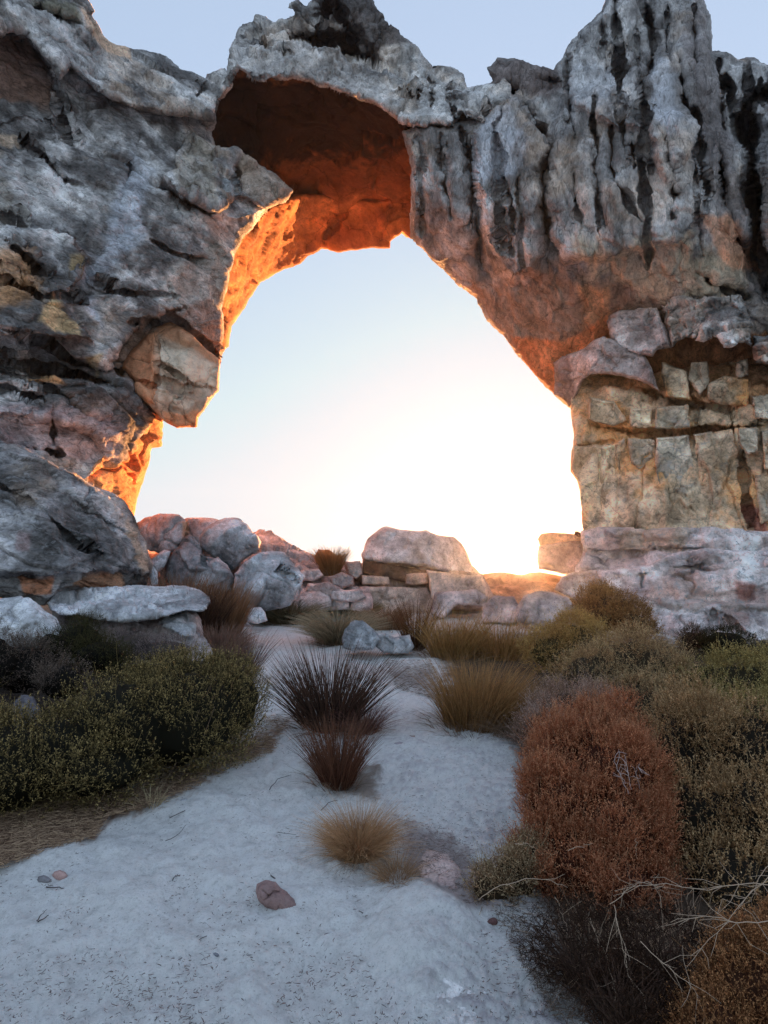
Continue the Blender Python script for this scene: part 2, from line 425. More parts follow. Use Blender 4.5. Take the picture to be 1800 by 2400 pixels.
SAND = (.84, .835, .825); LITTER = (.27, .175, .125)
LITTER_STRIP = [(-1500, 1900), (-60, 1880), (250, 1850), (470, 1800), (570, 1740), (660, 1700), (640, 1760), (540, 1800), (430, 1860), (330, 1900), (250, 1920), (220, 1965), (120, 1990), (0, 2030), (-80, 2045), (-700, 2200), (-1500, 2350)]
def build_ground():
    ang = np.concatenate([np.linspace(-180, -46, 40)[:-1], np.linspace(-46, 46, 560), np.linspace(46, 180, 40)[1:]])
    rad = np.concatenate([[0.05, .4, .8], 1.2 * (30 / 1.2) ** (np.linspace(0, 1, 520)), 30 * (150 / 30.) ** np.linspace(0.03, 1, 24)])
    A, Rr = np.meshgrid(np.radians(ang), rad); X = Rr * np.sin(A); Yy = Rr * np.cos(A)
    Z = gz(X, Yy)
    near = 1 - sstep(14, 26, Rr)
    q = np.stack([X, Yy, Z], -1)
    px, py = proj(q); px = np.nan_to_num(px, nan=-9e3); py = np.nan_to_num(py, nan=9e3)
    n_a = fbm(q * 3.2, 5, .6); n_b = fbm(q * 14 + 7, 5, .65); n_c = ridge(q * np.array([6, 9, 6]) + 3, 4)
    rough = sstep(950, 1080, px) * sstep(1900, 2050, py) * .8 + sstep(2150, 2350, py) * .35
    rough += np.clip(sstep(-60, 30, poly_sd(px, py, [(880, 1650), (1240, 1680), (1240, 1990), (900, 1900)])), 0, 1) * .7
    Z = Z + near * (0.040 * n_a + (0.010 + .024 * rough) * n_b + .008 * n_c)
    # shallow footprints along the path
    for fx, fy, fr in [(560, 1985, 70), (420, 2105, 80), (700, 2300, 120), (260, 2200, 110), (640, 1890, 45), (600, 1800, 40), (480, 2290, 110)]:
        g = G(fx, fy); dd = ((X - g[0]) ** 2 / .02 + (Yy - g[1]) ** 2 / .05); Z = Z - .026 * np.exp(-dd) + .010 * np.exp(-(dd - 1.6) ** 2 * 2)
    q2 = fbm(q * 1.5 + 40, 3); Z = Z + near * .05 * q2 * sstep(1.3, 2.2, Rr)
    # rounded bulge of pale bedrock low on the right
    g = G(960, 2200); dd = ((X - g[0] - .06) ** 2 / .05 + (Yy - g[1]) ** 2 / .10); Z = Z + .075 * np.exp(-dd ** 2)
    cc = np.array(SAND) * (1 + .08 * n_a + .20 * n_b)[..., None]
    def mixc(col, m):
        nonlocal cc
        m = np.clip(m, 0, 1)[..., None]; cc = cc * (1 - m) + np.array(col) * (1 + .4 * n_b)[..., None] * m
    nf = n_b * 30 + n_a * 25
    mixc((.40, .37, .40), rough * sstep(-.05, .35, n_b + .5 * n_a) * .75)
    mixc(LITTER, sstep(-14, 14, poly_sd(px, py, LITTER_STRIP) + nf))
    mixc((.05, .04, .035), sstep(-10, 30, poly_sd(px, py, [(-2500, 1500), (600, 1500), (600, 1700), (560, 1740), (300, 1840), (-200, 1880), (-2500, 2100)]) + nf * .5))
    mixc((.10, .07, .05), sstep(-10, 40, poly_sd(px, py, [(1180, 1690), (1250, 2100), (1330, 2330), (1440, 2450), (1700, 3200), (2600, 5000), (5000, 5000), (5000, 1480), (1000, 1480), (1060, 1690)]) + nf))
    mixc((.32, .27, .25), .8 * sstep(-10, 25, poly_sd(px, py, [(900, 1560), (1010, 1560), (1040, 1640), (930, 1610), (890, 1590)]) + nf))
    mixc((.25, .19, .15), .85 * sstep(-16, 16, poly_sd(px, py, [(720, 1790), (880, 1800), (880, 1870), (770, 1860)]) + nf))
    mixc((.36, .29, .28), .8 * sstep(-16, 16, poly_sd(px, py, [(930, 1920), (1050, 1960), (1150, 2030), (1160, 2130), (1080, 2150), (1010, 2100), (960, 2030)]) + nf))
    mixc((.16, .12, .10), sstep(0, 30, poly_sd(px, py, [(380, 1400), (560, 1400), (560, 1480), (480, 1500), (380, 1480)]) + nf * .5))
    mixc((.24, .18, .14), sstep(18, 23, Rr) * .7)
    cc = np.clip(cc, .02, .85)
    ny, nx = X.shape; idx = np.arange(ny * nx).reshape(ny, nx)
    F = np.stack([idx[:-1, :-1], idx[:-1, 1:], idx[1:, 1:], idx[1:, :-1]], -1).reshape(-1, 4)
    m, n, l, b = new_mat('pale_quartz_sand')
    at = n.new('ShaderNodeAttribute'); at.attribute_name = 'Col'
    tc = n.new('ShaderNodeTexCoord'); v = tc.outputs['Object']
    a1 = noise_n(n, l, v, 22, 6, .7, .4); a2 = noise_n(n, l, v, 90, 4, .75); a3 = noise_n(n, l, v, 260, 2, .6)
    c = mulc(n, l, at.outputs['Color'], ramp_n(n, l, a1, [(.34, .80), (.48, .99), (.7, 1.05)]))
    c = mulc(n, l, c, ramp_n(n, l, a2, [(.32, .66), (.44, 1.0), (.7, 1.04)]))
    l.new(c, b.inputs['Base Color']); b.inputs['Roughness'].default_value = .95; b.inputs['Specular IOR Level'].default_value = .1
    h = mathn(n, l, 'ADD', mathn(n, l, 'MULTIPLY', a1, .024), mathn(n, l, 'MULTIPLY', a2, .014))
    h = mathn(n, l, 'ADD', h, mathn(n, l, 'MULTIPLY', a3, .006))
    bp = n.new('ShaderNodeBump'); bp.inputs['Strength'].default_value = .9; bp.inputs['Distance'].default_value = 1.0
    l.new(h, bp.inputs['Height']); l.new(bp.outputs[0], b.inputs['Normal'])
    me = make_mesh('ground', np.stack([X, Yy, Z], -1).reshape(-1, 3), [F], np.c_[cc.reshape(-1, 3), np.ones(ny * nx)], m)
    o = link('ground', me, kind='structure'); o['label'] = 'pale bluish white sandy path and ground with brown leaf litter at its edges'
build_ground()

HAZE_D = 0.00042
def build_haze():  # volume added to make the warm glow around the sun
    x0, x1, y0, y1, z0, z1 = -155, 155, -155, 155, -9.5, 27
    V = [(x, y, z) for x in (x0, x1) for y in (y0, y1) for z in (z0, z1)]
    F = np.array([(0, 1, 3, 2), (4, 6, 7, 5), (0, 4, 5, 1), (2, 3, 7, 6), (0, 2, 6, 4), (1, 5, 7, 3)])
    m = bpy.data.materials.new('sun_glow_haze'); m.use_nodes = True; n = m.node_tree.nodes; n.remove(n['Principled BSDF'])
    v = n.new('ShaderNodeVolumePrincipled'); v.inputs['Color'].default_value = (.78, .88, 1.0, 1); v.inputs['Density'].default_value = HAZE_D; v.inputs['Anisotropy'].default_value = .88
    m.node_tree.links.new(v.outputs[0], n['Material Output'].inputs['Volume'])
    o = link('haze', make_mesh('haze', V, [F], None, m, False), kind='stuff', label='thin haze added for the glow around the low sun')

build_haze()

# ================================================================== THE ARCH
ARCH_O = (0.0, 17.0, 0.8)
arch = empty('rock_arch', ARCH_O, 'huge weathered sandstone arch framing the sunset sky over the path', 'rock arch')
AK = dict(parent=arch, origin=ARCH_O)
# ceiling under the span: runs back from the front lip
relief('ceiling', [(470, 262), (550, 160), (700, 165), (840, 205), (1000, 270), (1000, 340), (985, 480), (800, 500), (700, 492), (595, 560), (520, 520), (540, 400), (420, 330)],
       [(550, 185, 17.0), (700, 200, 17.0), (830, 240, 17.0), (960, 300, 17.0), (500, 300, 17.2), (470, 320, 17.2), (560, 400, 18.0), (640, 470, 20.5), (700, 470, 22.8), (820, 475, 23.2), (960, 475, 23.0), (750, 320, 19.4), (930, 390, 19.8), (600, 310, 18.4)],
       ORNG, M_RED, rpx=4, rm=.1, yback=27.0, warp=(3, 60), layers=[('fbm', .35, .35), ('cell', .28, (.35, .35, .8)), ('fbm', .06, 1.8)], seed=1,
       paint=[([(450, 300), (980, 330), (980, 460), (640, 470), (560, 480)], (.13, .042, .018), 50, .8), ([(450, 130), (990, 200), (990, 345), (900, 370), (760, 375), (620, 400), (480, 380)], (.022, .012, .009), 70, .97)], **AK)  # dark front paint puts the ceiling's deep shade into the colour
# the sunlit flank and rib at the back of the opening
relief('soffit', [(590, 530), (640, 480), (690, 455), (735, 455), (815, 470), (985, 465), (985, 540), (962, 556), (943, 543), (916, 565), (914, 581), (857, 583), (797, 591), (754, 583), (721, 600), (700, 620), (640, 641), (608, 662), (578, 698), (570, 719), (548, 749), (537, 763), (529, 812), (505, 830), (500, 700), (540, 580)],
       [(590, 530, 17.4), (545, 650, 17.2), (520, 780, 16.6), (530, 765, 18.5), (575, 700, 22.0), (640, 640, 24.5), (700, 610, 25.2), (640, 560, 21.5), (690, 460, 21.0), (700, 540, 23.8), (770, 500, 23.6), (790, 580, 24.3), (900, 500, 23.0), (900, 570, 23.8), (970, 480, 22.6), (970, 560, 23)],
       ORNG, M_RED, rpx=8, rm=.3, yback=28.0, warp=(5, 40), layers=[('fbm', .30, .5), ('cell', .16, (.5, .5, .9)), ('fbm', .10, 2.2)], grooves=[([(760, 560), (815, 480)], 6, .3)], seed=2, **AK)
relief('span', [(500, 288), (515, 239), (534, 200), (548, 190), (561, 168), (586, 184), (613, 193), (651, 187), (711, 187), (770, 206), (814, 228), (868, 241), (916, 270), (954, 297), (1025, 299), (1063, 296), (1079, 268), (1128, 290), (1190, 330), (1190, 190), (1138, 201), (1092, 203), (1084, 174), (1060, 158), (1027, 153), (1014, 165), (998, 141), (981, 117), (940, 87), (900, 50), (878, 8), (850, -90), (735, -90), (742, -10), (720, 14), (702, 2), (683, 4), (676, 16), (692, 36), (675, 45), (640, 53), (625, 45), (612, 36), (600, 34), (596, 55), (563, 65), (540, 110), (530, 165), (508, 230)],
       [(550, 150, 16.7), (700, 170, 16.5), (850, 220, 16.4), (950, 270, 16.2), (1130, 250, 15.6), (600, 70, 17.2), (750, 20, 16.4), (900, 80, 16.8), (1060, 170, 16.8), (780, -80, 17), (1180, 250, 15.4)],
       GREY, M_ROCK, rpx=16, rm=.55, yback=26.0, warp=(9, 38), seed=3,
       blocks=[([(540, 120), (680, 100), (830, 120), (960, 180), (1140, 230), (1140, 330), (480, 330)], .55, 14)],
       grooves=[([(600, 105), (640, 115), (680, 120)], 5, .3), ([(680, 84), (740, 92), (810, 90), (830, 120), (900, 150)], 16, 1.4), ([(790, 0), (800, 50), (850, 95), (900, 150)], 10, .9), ([(760, 0), (765, 40)], 12, .9), ([(1057, 200), (1058, 250), (1066, 292)], 6, .5), ([(975, 190), (985, 240)], 5, .3), ([(1010, 180), (1015, 270)], 5, .35), ([(930, 215), (990, 232)], 5, .3)],
       layers=[('fbm', .22, .5), ('cell', .36, (.7, .7, .7)), ('cell', .10, (1.8, 1.8, 1.5)), ('fbm', .05, 3.0)],
       paint=[([(550, 110), (700, 110), (840, 150), (930, 200), (900, 250), (700, 190), (560, 175)], (.58, .56, .56), 22, .6), ([(680, -80), (900, -80), (960, 110), (840, 110), (790, 60)], (.075, .065, .065), 18, .85)], **AK)
relief('upper_slab', [(-170, -180), (170, -180), (205, -40), (206, 2), (222, 25), (214, 35), (228, 60), (245, 85), (265, 102), (300, 115), (345, 118), (388, 132), (420, 160), (455, 170), (488, 189), (495, 172), (527, 160), (545, 200), (515, 239), (502, 286), (440, 272), (380, 266), (304, 255), (228, 217), (163, 157), (140, 190), (115, 150), (60, 82), (0, 72), (-170, 60)],
       [(-150, -100, 11.0), (0, 0, 12.2), (160, 140, 13.0), (300, 230, 14.2), (480, 270, 15.6), (200, 10, 13.6), (300, 130, 14.9), (400, 160, 15.9), (500, 190, 16.4)],
       GREY, M_ROCK, rpx=14, rm=.6, yback=25.0, warp=(6, 45), seed=4,
       grooves=[([(60, 5), (110, 25), (150, 45), (190, 55)], 6, .35), ([(490, 190), (470, 215), (455, 240)], 4, .25)],
       layers=[('fbm', .30, .45), ('cell', .26, (.6, .6, 1.0)), ('cell', .08, (1.7, 1.7, 2.2)), ('fbm', .05, 2.5)],
       paint=[([(190, 20), (235, 60), (300, 110), (310, 128), (250, 118), (215, 80)], (.62, .44, .32), 12), ([(80, 0), (180, 10), (190, 60), (60, 10)], (.20, .19, .14), 10, .8)], **AK)
relief('left_wall', [(-170, 40), (0, 55), (60, 70), (130, 150), (165, 140), (228, 190), (304, 220), (380, 232), (450, 250), (505, 275), (500, 320), (510, 342), (553, 352), (600, 385), (640, 425), (640, 480), (594, 535), (566, 560), (548, 602), (536, 662), (526, 700), (521, 725), (529, 779), (523, 817), (518, 850), (400, 960), (383, 974), (383, 1007), (379, 1047), (355, 1048), (347, 1088), (326, 1142), (317, 1191), (309, 1213), (300, 1320), (-170, 1320)],
       [(-150, 100, 11.3), (-150, 600, 11.0), (-150, 1200, 10.6), (60, 200, 12.9), (160, 200, 13.5), (300, 300, 14.6), (440, 310, 16.0), (500, 340, 16.6), (350, 500, 14.3), (540, 560, 16.2), (200, 600, 12.9), (100, 700, 11.9), (300, 700, 13.6), (500, 490, 15.1), (585, 505, 16.0), (510, 700, 15.6), (470, 800, 15.4), (370, 900, 14.4), (200, 900, 12.7), (0, 900, 11.5), (250, 1100, 13.6), (350, 1000, 14.8), (320, 1150, 17.0), (345, 1060, 16.2), (370, 1010, 15.9), (290, 1150, 14.6), (100, 1200, 11.8)],
       GREY, M_STRATA, rpx=16, rm=.6, yback=23.0, warp=(7, 50), seed=5, dip=math.radians(-20),
       blocks=[([(-170, 505), (50, 515), (130, 520), (180, 550), (212, 605), (215, 640), (190, 665), (150, 700), (200, 760), (220, 800), (-170, 770)], .55, 14),
               ([(-170, 90), (60, 90), (112, 155), (128, 240), (100, 250), (-170, 230)], -.35, 8),
               ([(-170, 770), (100, 800), (200, 850), (290, 870), (290, 900), (-170, 850)], -.6, 12),
               ([(-170, 960), (120, 985), (215, 1010), (240, 1060), (200, 1110), (-170, 1100)], -.4, 20),
               ([(380, 430), (440, 470), (500, 500), (560, 520), (620, 500), (640, 540), (560, 600), (520, 560), (470, 520)], -.12, 16),
               ([(250, 850), (300, 790), (350, 755), (410, 740), (500, 820), (520, 850), (420, 960), (330, 940)], -1.0, 20)],
       grooves=[([(60, 85), (110, 150), (128, 200), (160, 300), (170, 330)], 5, .3), ([(350, 560), (420, 600), (500, 610)], 4, .2), ([(60, 320), (150, 420), (200, 440)], 4, .2), ([(0, 640), (90, 690), (200, 700)], 5, .25), ([(220, 655), (300, 690), (420, 690)], 4, .2), ([(330, 310), (300, 420), (280, 500)], 4, .2), ([(16, 839), (163, 871), (260, 904), (320, 925), (383, 966)], 7, .7), ([(0, 768), (98, 800), (180, 850), (290, 870)], 6, .4), ([(100, 900), (180, 960), (270, 1000)], 6, .3),
                ([(0, 905), (80, 930), (200, 925)], 5, .3), ([(380, 438), (430, 475), (500, 497)], 8, .6), ([(10, 560), (60, 600), (110, 640)], 6, .25), ([(250, 960), (255, 1010)], 4, .3), ([(120, 930), (125, 1040)], 4, .25), ([(60, 1055), (150, 1062)], 7, .5),
                ([(430, 720), (370, 750), (300, 760)], 8, .3), ([(0, 500), (60, 515)], 6, .3)],
       layers=[('fbm', .50, .28), ('cell', .30, (.32, .32, .60)), ('ridge', .08, (.7, .7, 2.2)), ('cell', .08, (1.0, 1.0, 2.2)), ('fbm', .06, 2.4)],
       paint=[([(-60, 85), (60, 90), (112, 155), (128, 245), (60, 235), (-60, 215)], (.24, .15, .115), 14, .9),
              ([(-20, 280), (50, 290), (55, 320), (0, 330)], (.58, .44, .33), 16, .8), ([(-20, 590), (60, 585), (110, 640), (80, 700), (-20, 720)], (.50, .27, .13), 26, .75),
              ([(0, 400), (30, 460), (60, 500), (0, 510)], (.24, .21, .17), 20, .5),
              ([(125, 690), (165, 730), (195, 760), (190, 790), (140, 780), (90, 750), (110, 710)], (.62, .45, .25), 14, .85), ([(165, 585), (205, 590), (205, 630), (175, 640)], (.36, .26, .13), 12, .7),
              ([(310, 350), (350, 420), (330, 560), (280, 620), (215, 660), (240, 760), (190, 680), (240, 560), (280, 440)], (.48, .52, .59), 26, .65),
              ([(60, 870), (130, 875), (160, 905), (70, 895)], (.60, .34, .16), 10, .85), ([(200, 840), (235, 830), (230, 880)], (.42, .30, .13), 8, .6),
              ([(395, 620), (520, 560), (540, 650), (520, 720), (380, 720)], (.46, .41, .36), 30, .5), ([(440, 430), (520, 510), (548, 560), (500, 560)], (.33, .25, .22), 14, .6),
              ([(350, 735), (500, 700), (530, 760), (525, 840), (480, 800), (400, 745)], (.26, .18, .15), 14, .8), ([(470, 760), (525, 750), (520, 830), (490, 810)], (.38, .18, .11), 10, .6),
              ([(260, 840), (320, 780), (360, 760), (330, 860), (300, 900)], (.28, .17, .12), 14, .7),
              ([(-20, 940), (250, 960), (290, 1000), (240, 1080), (-20, 1050)], (.36, .28, .30), 22, .6),
              ([(205, 1115), (240, 1070), (275, 1090), (325, 1020), (345, 975), (400, 960), (400, 1060), (330, 1260), (300, 1240), (270, 1170)], (.52, .26, .12), 9, 1.0),
              ([(270, 1100), (330, 1040), (350, 1060), (330, 1250), (300, 1200)], (.50, .18, .07), 8, 1.0)], **AK)
relief('overhang_block', [(405, 365), (417, 345), (450, 307), (510, 342), (553, 347), (602, 380), (651, 412), (688, 449), (672, 466), (640, 486), (622, 492), (600, 480), (575, 466), (552, 470), (540, 478), (512, 495), (490, 494), (440, 466), (392, 430), (380, 408), (412, 390)],
       [(400, 400, 14.2), (450, 320, 15.5), (553, 350, 16.1), (500, 480, 15.0), (620, 420, 16.1), (685, 450, 16.6), (640, 480, 16.1)],
       GREY, M_ROCK, rpx=14, rm=.45, back=1.6, warp=(6, 35), seed=6, grooves=[([(560, 360), (555, 410), (545, 470)], 5, .25), ([(440, 440), (500, 460)], 5, .2)],
       blocks=[([(556, 340), (700, 340), (700, 500), (548, 500)], -.3, 8)],
       layers=[('fbm', .30, .7), ('cell', .22, 1.0), ('fbm', .12, 2.6)],
       paint=[([(440, 310), (470, 320), (500, 350), (505, 480), (420, 440), (410, 390)], (.24, .21, .17), 12, .7), ([(560, 350), (690, 440), (640, 490), (600, 470), (560, 440)], (.30, .23, .18), 10, .8), ([(515, 420), (560, 420), (560, 460), (520, 470)], (.30, .33, .35), 8, .7)], **AK)
relief('hanging_block', [(401, 755), (430, 770), (450, 784), (488, 822), (515, 844), (512, 915), (491, 940), (485, 952), (463, 980), (461, 1000), (415, 1003), (380, 985), (345, 945), (315, 922), (315, 893), (282, 862), (300, 830), (325, 806), (358, 768)],
       [(300, 860, 14.4), (330, 800, 14.6), (365, 830, 14.0), (365, 930, 14.0), (400, 760, 15.1), (440, 850, 14.5), (510, 870, 15.4), (470, 950, 15.0), (430, 1000, 14.8), (330, 920, 14.4)],
       dict(a=(.66, .52, .41), b=(.46, .33, .24), w=(.66, .36, .2), wa=.3, ly=.0), M_RED, rpx=12, rm=.3, back=2.0, warp=(3, 40), seed=7,
       blocks=[([(365, 905), (440, 925), (485, 930), (470, 1010), (360, 1010)], .18, 5), ([(360, 880), (460, 905), (510, 915), (500, 940), (420, 925), (365, 900)], -.15, 5)],
       grooves=[([(365, 845), (420, 880), (455, 905), (510, 912)], 3, .16), ([(315, 893), (365, 905)], 3, .12), ([(365, 770), (366, 960)], 4, .08)],
       layers=[('fbm', .14, .8), ('cell', .14, 1.0), ('fbm', .05, 3)],
       paint=[([(280, 860), (325, 800), (365, 770), (364, 900), (360, 950), (310, 925)], (.62, .28, .15), 6, .9), ([(360, 760), (410, 750), (520, 840), (515, 858), (440, 815), (380, 790)], (.50, .25, .14), 10, .9),
              ([(375, 960), (420, 970), (465, 955), (470, 1010), (400, 1010)], (.72, .30, .15), 8, .9), ([(375, 800), (430, 810), (505, 870), (490, 905), (420, 880), (370, 840)], (.74, .62, .49), 10, .8), ([(385, 925), (460, 940), (440, 960), (400, 950)], (.70, .60, .48), 6, .8)], **AK)
FL = []
_r = np.random.RandomState(5)
for x0 in np.arange(985, 1800, 58):
    x = x0 + _r.uniform(-9, 9); ya = _r.uniform(60, 330) if x > 1330 else _r.uniform(290, 380); L_ = _r.uniform(160, 340); n_ = 6; pts = []
    for k in range(n_): pts.append((x + (k / n_) * L_ * .06 * (1 if x > 1200 else .8) + _r.uniform(-5, 5), ya + L_ * k / (n_ - 1)))
    FL.append((pts, _r.uniform(4.0, 8.0), _r.uniform(.2, .5)))
for x0 in np.arange(1350, 1660, 70):
    x = x0 + _r.uniform(-9, 9); ya = _r.uniform(-60, 60); L_ = _r.uniform(90, 220)
    FL.append(([(x + _r.uniform(-5, 5), ya + L_ * k / 4) for k in range(5)], _r.uniform(3, 6), _r.uniform(.15, .4)))
# right side: fluted head and its brown underside
relief('fluted_column', [(942, 308), (1000, 292), (1060, 290), (1075, 262), (1120, 275), (1132, 205), (1152, 190), (1141, 157), (1150, 152), (1166, 138), (1212, 141), (1247, 157), (1301, 165), (1334, 108), (1361, 70), (1415, 27), (1424, 0), (1440, -150), (1640, -150), (1649, 0), (1665, 43), (1667, 117), (1703, 122), (1730, 141), (1768, 135), (1830, 170), (1960, 150), (1960, 960), (1340, 960), (1300, 925), (1261, 887), (1209, 830), (1182, 795), (1144, 752), (1117, 703), (1074, 670), (1041, 640), (1003, 594), (960, 559), (962, 480), (965, 400), (950, 340)],
       [(955, 330, 16.0), (965, 450, 16.4), (965, 540, 17.4), (1100, 320, 15.6), (1300, 300, 14.8), (1500, 250, 13.9), (1700, 300, 13.2), (1900, 300, 12.6), (1050, 500, 15.6), (1200, 500, 14.9), (1500, 500, 13.6), (1750, 500, 12.8), (1900, 600, 12.2),
        (1050, 630, 17.6), (1130, 700, 17.4), (1250, 700, 16.0), (1400, 660, 14.8), (1600, 640, 13.6), (1220, 820, 17.6), (1290, 900, 17.8), (1350, 840, 16.9), (1500, 760, 15.6), (1500, 900, 16.8), (1750, 760, 14.3), (1750, 900, 15.6), (1900, 900, 15), (1450, 20, 14.9), (1600, 0, 14.6), (1200, 160, 16.2), (1550, -120, 15.2)],
       dict(GREY, a=(.44, .43, .435), b=(.19, .18, .18), ly=.12), M_FLUTE, rpx=16, rm=.7, yback=25.0, warp=(8, 40), seed=8, step=2.8,
       blocks=[([(1109, 300), (1160, 250), (1210, 235), (1245, 290), (1275, 330), (1292, 350), (1272, 480), (1260, 560), (1250, 640), (1193, 662), (1150, 605), (1117, 505), (1101, 401)], .75, 24),
               ([(900, 260), (1100, 280), (1098, 400), (1122, 560), (1085, 610), (1003, 610), (900, 540)], .3, 20),
               ([(1290, 315), (1330, 230), (1420, 200), (1490, 220), (1640, 300), (1665, 500), (1600, 565), (1480, 590), (1400, 610), (1323, 604), (1280, 540), (1272, 430)], .75, 30),
               ([(1330, 100), (1420, 20), (1420, -200), (1500, -200), (1500, 300), (1440, 300), (1330, 240)], .35, 30), ([(1530, -200), (1650, -200), (1660, 100), (1640, 330), (1560, 420), (1520, 330)], .4, 24),
               ([(1770, 280), (1900, 240), (1900, 620), (1790, 500)], .3, 16)],
       grooves=[([(1109, 304), (1101, 401), (1117, 499), (1128, 624)], 8, .5), ([(1283, 310), (1291, 347), (1272, 423), (1280, 542), (1315, 600)], 12, .9), ([(1345, 401), (1361, 542)], 5, .3),
                ([(1385, 340), (1388, 401), (1399, 445), (1420, 540)], 7, .45), ([(1432, 290), (1434, 423), (1472, 470), (1500, 520)], 8, .5), ([(1453, 98), (1459, 163), (1448, 217), (1450, 290)], 8, .6),
                ([(1502, 180), (1513, 325), (1529, 401)], 9, .8), ([(1513, 10), (1535, 108), (1529, 163), (1508, 200)], 9, .7), ([(1440, -50), (1445, 60), (1453, 98)], 6, .4), ([(1627, 250), (1643, 380), (1656, 495)], 9, .8), ([(1590, 130), (1605, 240), (1627, 271)], 8, .5),
                ([(1770, 215), (1748, 260), (1763, 380), (1779, 597), (1800, 700)], 22, 2.4), ([(1760, 225), (1830, 215)], 14, 1.6), ([(1030, 310), (1036, 400), (1050, 470)], 5, .3), ([(981, 315), (990, 400)], 5, .25), ([(1079, 290), (1090, 380), (1080, 430)], 6, .35),
                ([(1182, 423), (1198, 488), (1204, 542)], 4, .35), ([(1220, 245), (1258, 290), (1285, 335)], 10, .8), ([(1165, 205), (1195, 214), (1230, 212)], 11, .9), ([(1252, 188), (1312, 195)], 9, .6), ([(1160, 545), (1200, 600)], 4, .2),
                ([(1330, 170), (1335, 260), (1320, 320)], 6, .5), ([(1690, 350), (1700, 480), (1730, 560), (1760, 640)], 8, .6), ([(1700, 170), (1712, 230), (1730, 300)], 7, .6), ([(1570, 400), (1590, 470)], 6, .4), ([(1480, 330), (1482, 400)], 5, .4),
                ([(1160, 300), (1185, 250), (1205, 260)], 4, .2), ([(1630, 640), (1700, 680), (1760, 700)], 7, .4)] + FL,
       layers=[('fbm', .26, .45), ('ridge', .26, (.55, .55, .12)), ('cell', .10, (.8, .8, .4)), ('cell', .05, (2.0, 2.0, 1.2)), ('fbm', .05, 2.4)],
       paint=[([(1160, 135), (1300, 160), (1320, 200), (1290, 240), (1240, 220), (1160, 230), (1130, 190)], (.13, .10, .095), 16, .75), ([(1120, 270), (1200, 250), (1240, 330), (1210, 420), (1100, 420)], (.50, .52, .58), 22, .6), ([(1540, 130), (1580, 180), (1600, 300), (1560, 330), (1520, 240)], (.52, .54, .60), 16, .6), ([(1350, 150), (1440, 150), (1440, 260), (1340, 250)], (.52, .53, .57), 22, .5),
              ([(1640, -60), (1665, 100), (1700, 260), (1760, 600), (1700, 560), (1640, 300), (1600, 100)], (.15, .13, .13), 18, .7),
              ([(1250, 620), (1330, 620), (1450, 640), (1640, 700), (1640, 820), (1300, 980), (1120, 720), (1090, 660), (1200, 680)], (.25, .155, .11), 60, .85),
              ([(1350, 560), (1470, 580), (1600, 560), (1740, 600), (1760, 700), (1550, 690), (1380, 650)], (.46, .39, .29), 55, .8),
              ([(1640, 500), (1730, 520), (1780, 640), (1700, 620)], (.62, .31, .18), 14, .7), ([(1360, 670), (1430, 680), (1430, 740), (1370, 760)], (.55, .27, .14), 16, .7),
              ([(1200, 790), (1330, 800), (1420, 740), (1440, 790), (1340, 840), (1300, 940), (1240, 880)], (.52, .19, .085), 12, .9),
              ([(1560, 780), (1960, 780), (1960, 980), (1350, 980), (1360, 900)], (.50, .23, .11), 14, .9)], **AK)
PIL = dict(a=(.74, .60, .44), b=(.46, .34, .23), w=(.66, .34, .14), wa=.95, ly=.2)  # tan stone; these two palettes also hold the warm flare light on it
BLK = dict(a=(.66, .57, .46), b=(.40, .33, .25), w=(.64, .40, .22), wa=.7, ly=.35)
relief('pillar', [(1334, 950), (1345, 1012), (1345, 1045), (1338, 1061), (1339, 1107), (1353, 1126), (1364, 1175), (1366, 1260), (1960, 1290), (1960, 860), (1700, 850), (1500, 880), (1340, 880)],
       [(1340, 900, 16.8), (1340, 1100, 15.9), (1366, 1240, 15.5), (1500, 880, 15.4), (1500, 1100, 14.9), (1650, 870, 14.6), (1650, 1100, 14.0), (1900, 900, 13.5), (1900, 1250, 12.8), (1500, 1250, 14.6)],
       PIL, M_ROCK, rpx=14, rm=.6, yback=22.0, warp=(5, 36), seed=9,
       blocks=[([(1300, 850), (2000, 850), (2000, 880), (1700, 905), (1640, 900), (1540, 935), (1420, 905), (1300, 905)], -.45, 12)],
       grooves=[([(1377, 996), (1464, 1010), (1518, 1020), (1605, 1012), (1703, 1004), (1800, 998)], 6, .5), ([(1480, 905), (1560, 935), (1620, 945), (1720, 965)], 7, .5), ([(1746, 1020), (1742, 1100), (1760, 1240)], 6, .3), ([(1340, 1045), (1440, 1035)], 4, .2)],
       layers=[('fbm', .2, .5), ('cell', .20, (1.5, 1.5, .32)), ('ridge', .10, (1.1, 1.1, .35)), ('cell', .07, (2.2, 2.2, 1.6)), ('fbm', .05, 3)],
       paint=[([(1300, 860), (1960, 850), (1960, 940), (1720, 960), (1560, 930), (1400, 900)], (.60, .31, .15), 16, .7), ([(1370, 985), (1500, 1005), (1750, 990), (1750, 1015), (1500, 1030), (1370, 1020)], (.68, .40, .19), 12, .7),
              ([(1740, 1180), (1800, 1190), (1800, 1250), (1760, 1245)], (.30, .12, .09), 8, .9)], **AK)
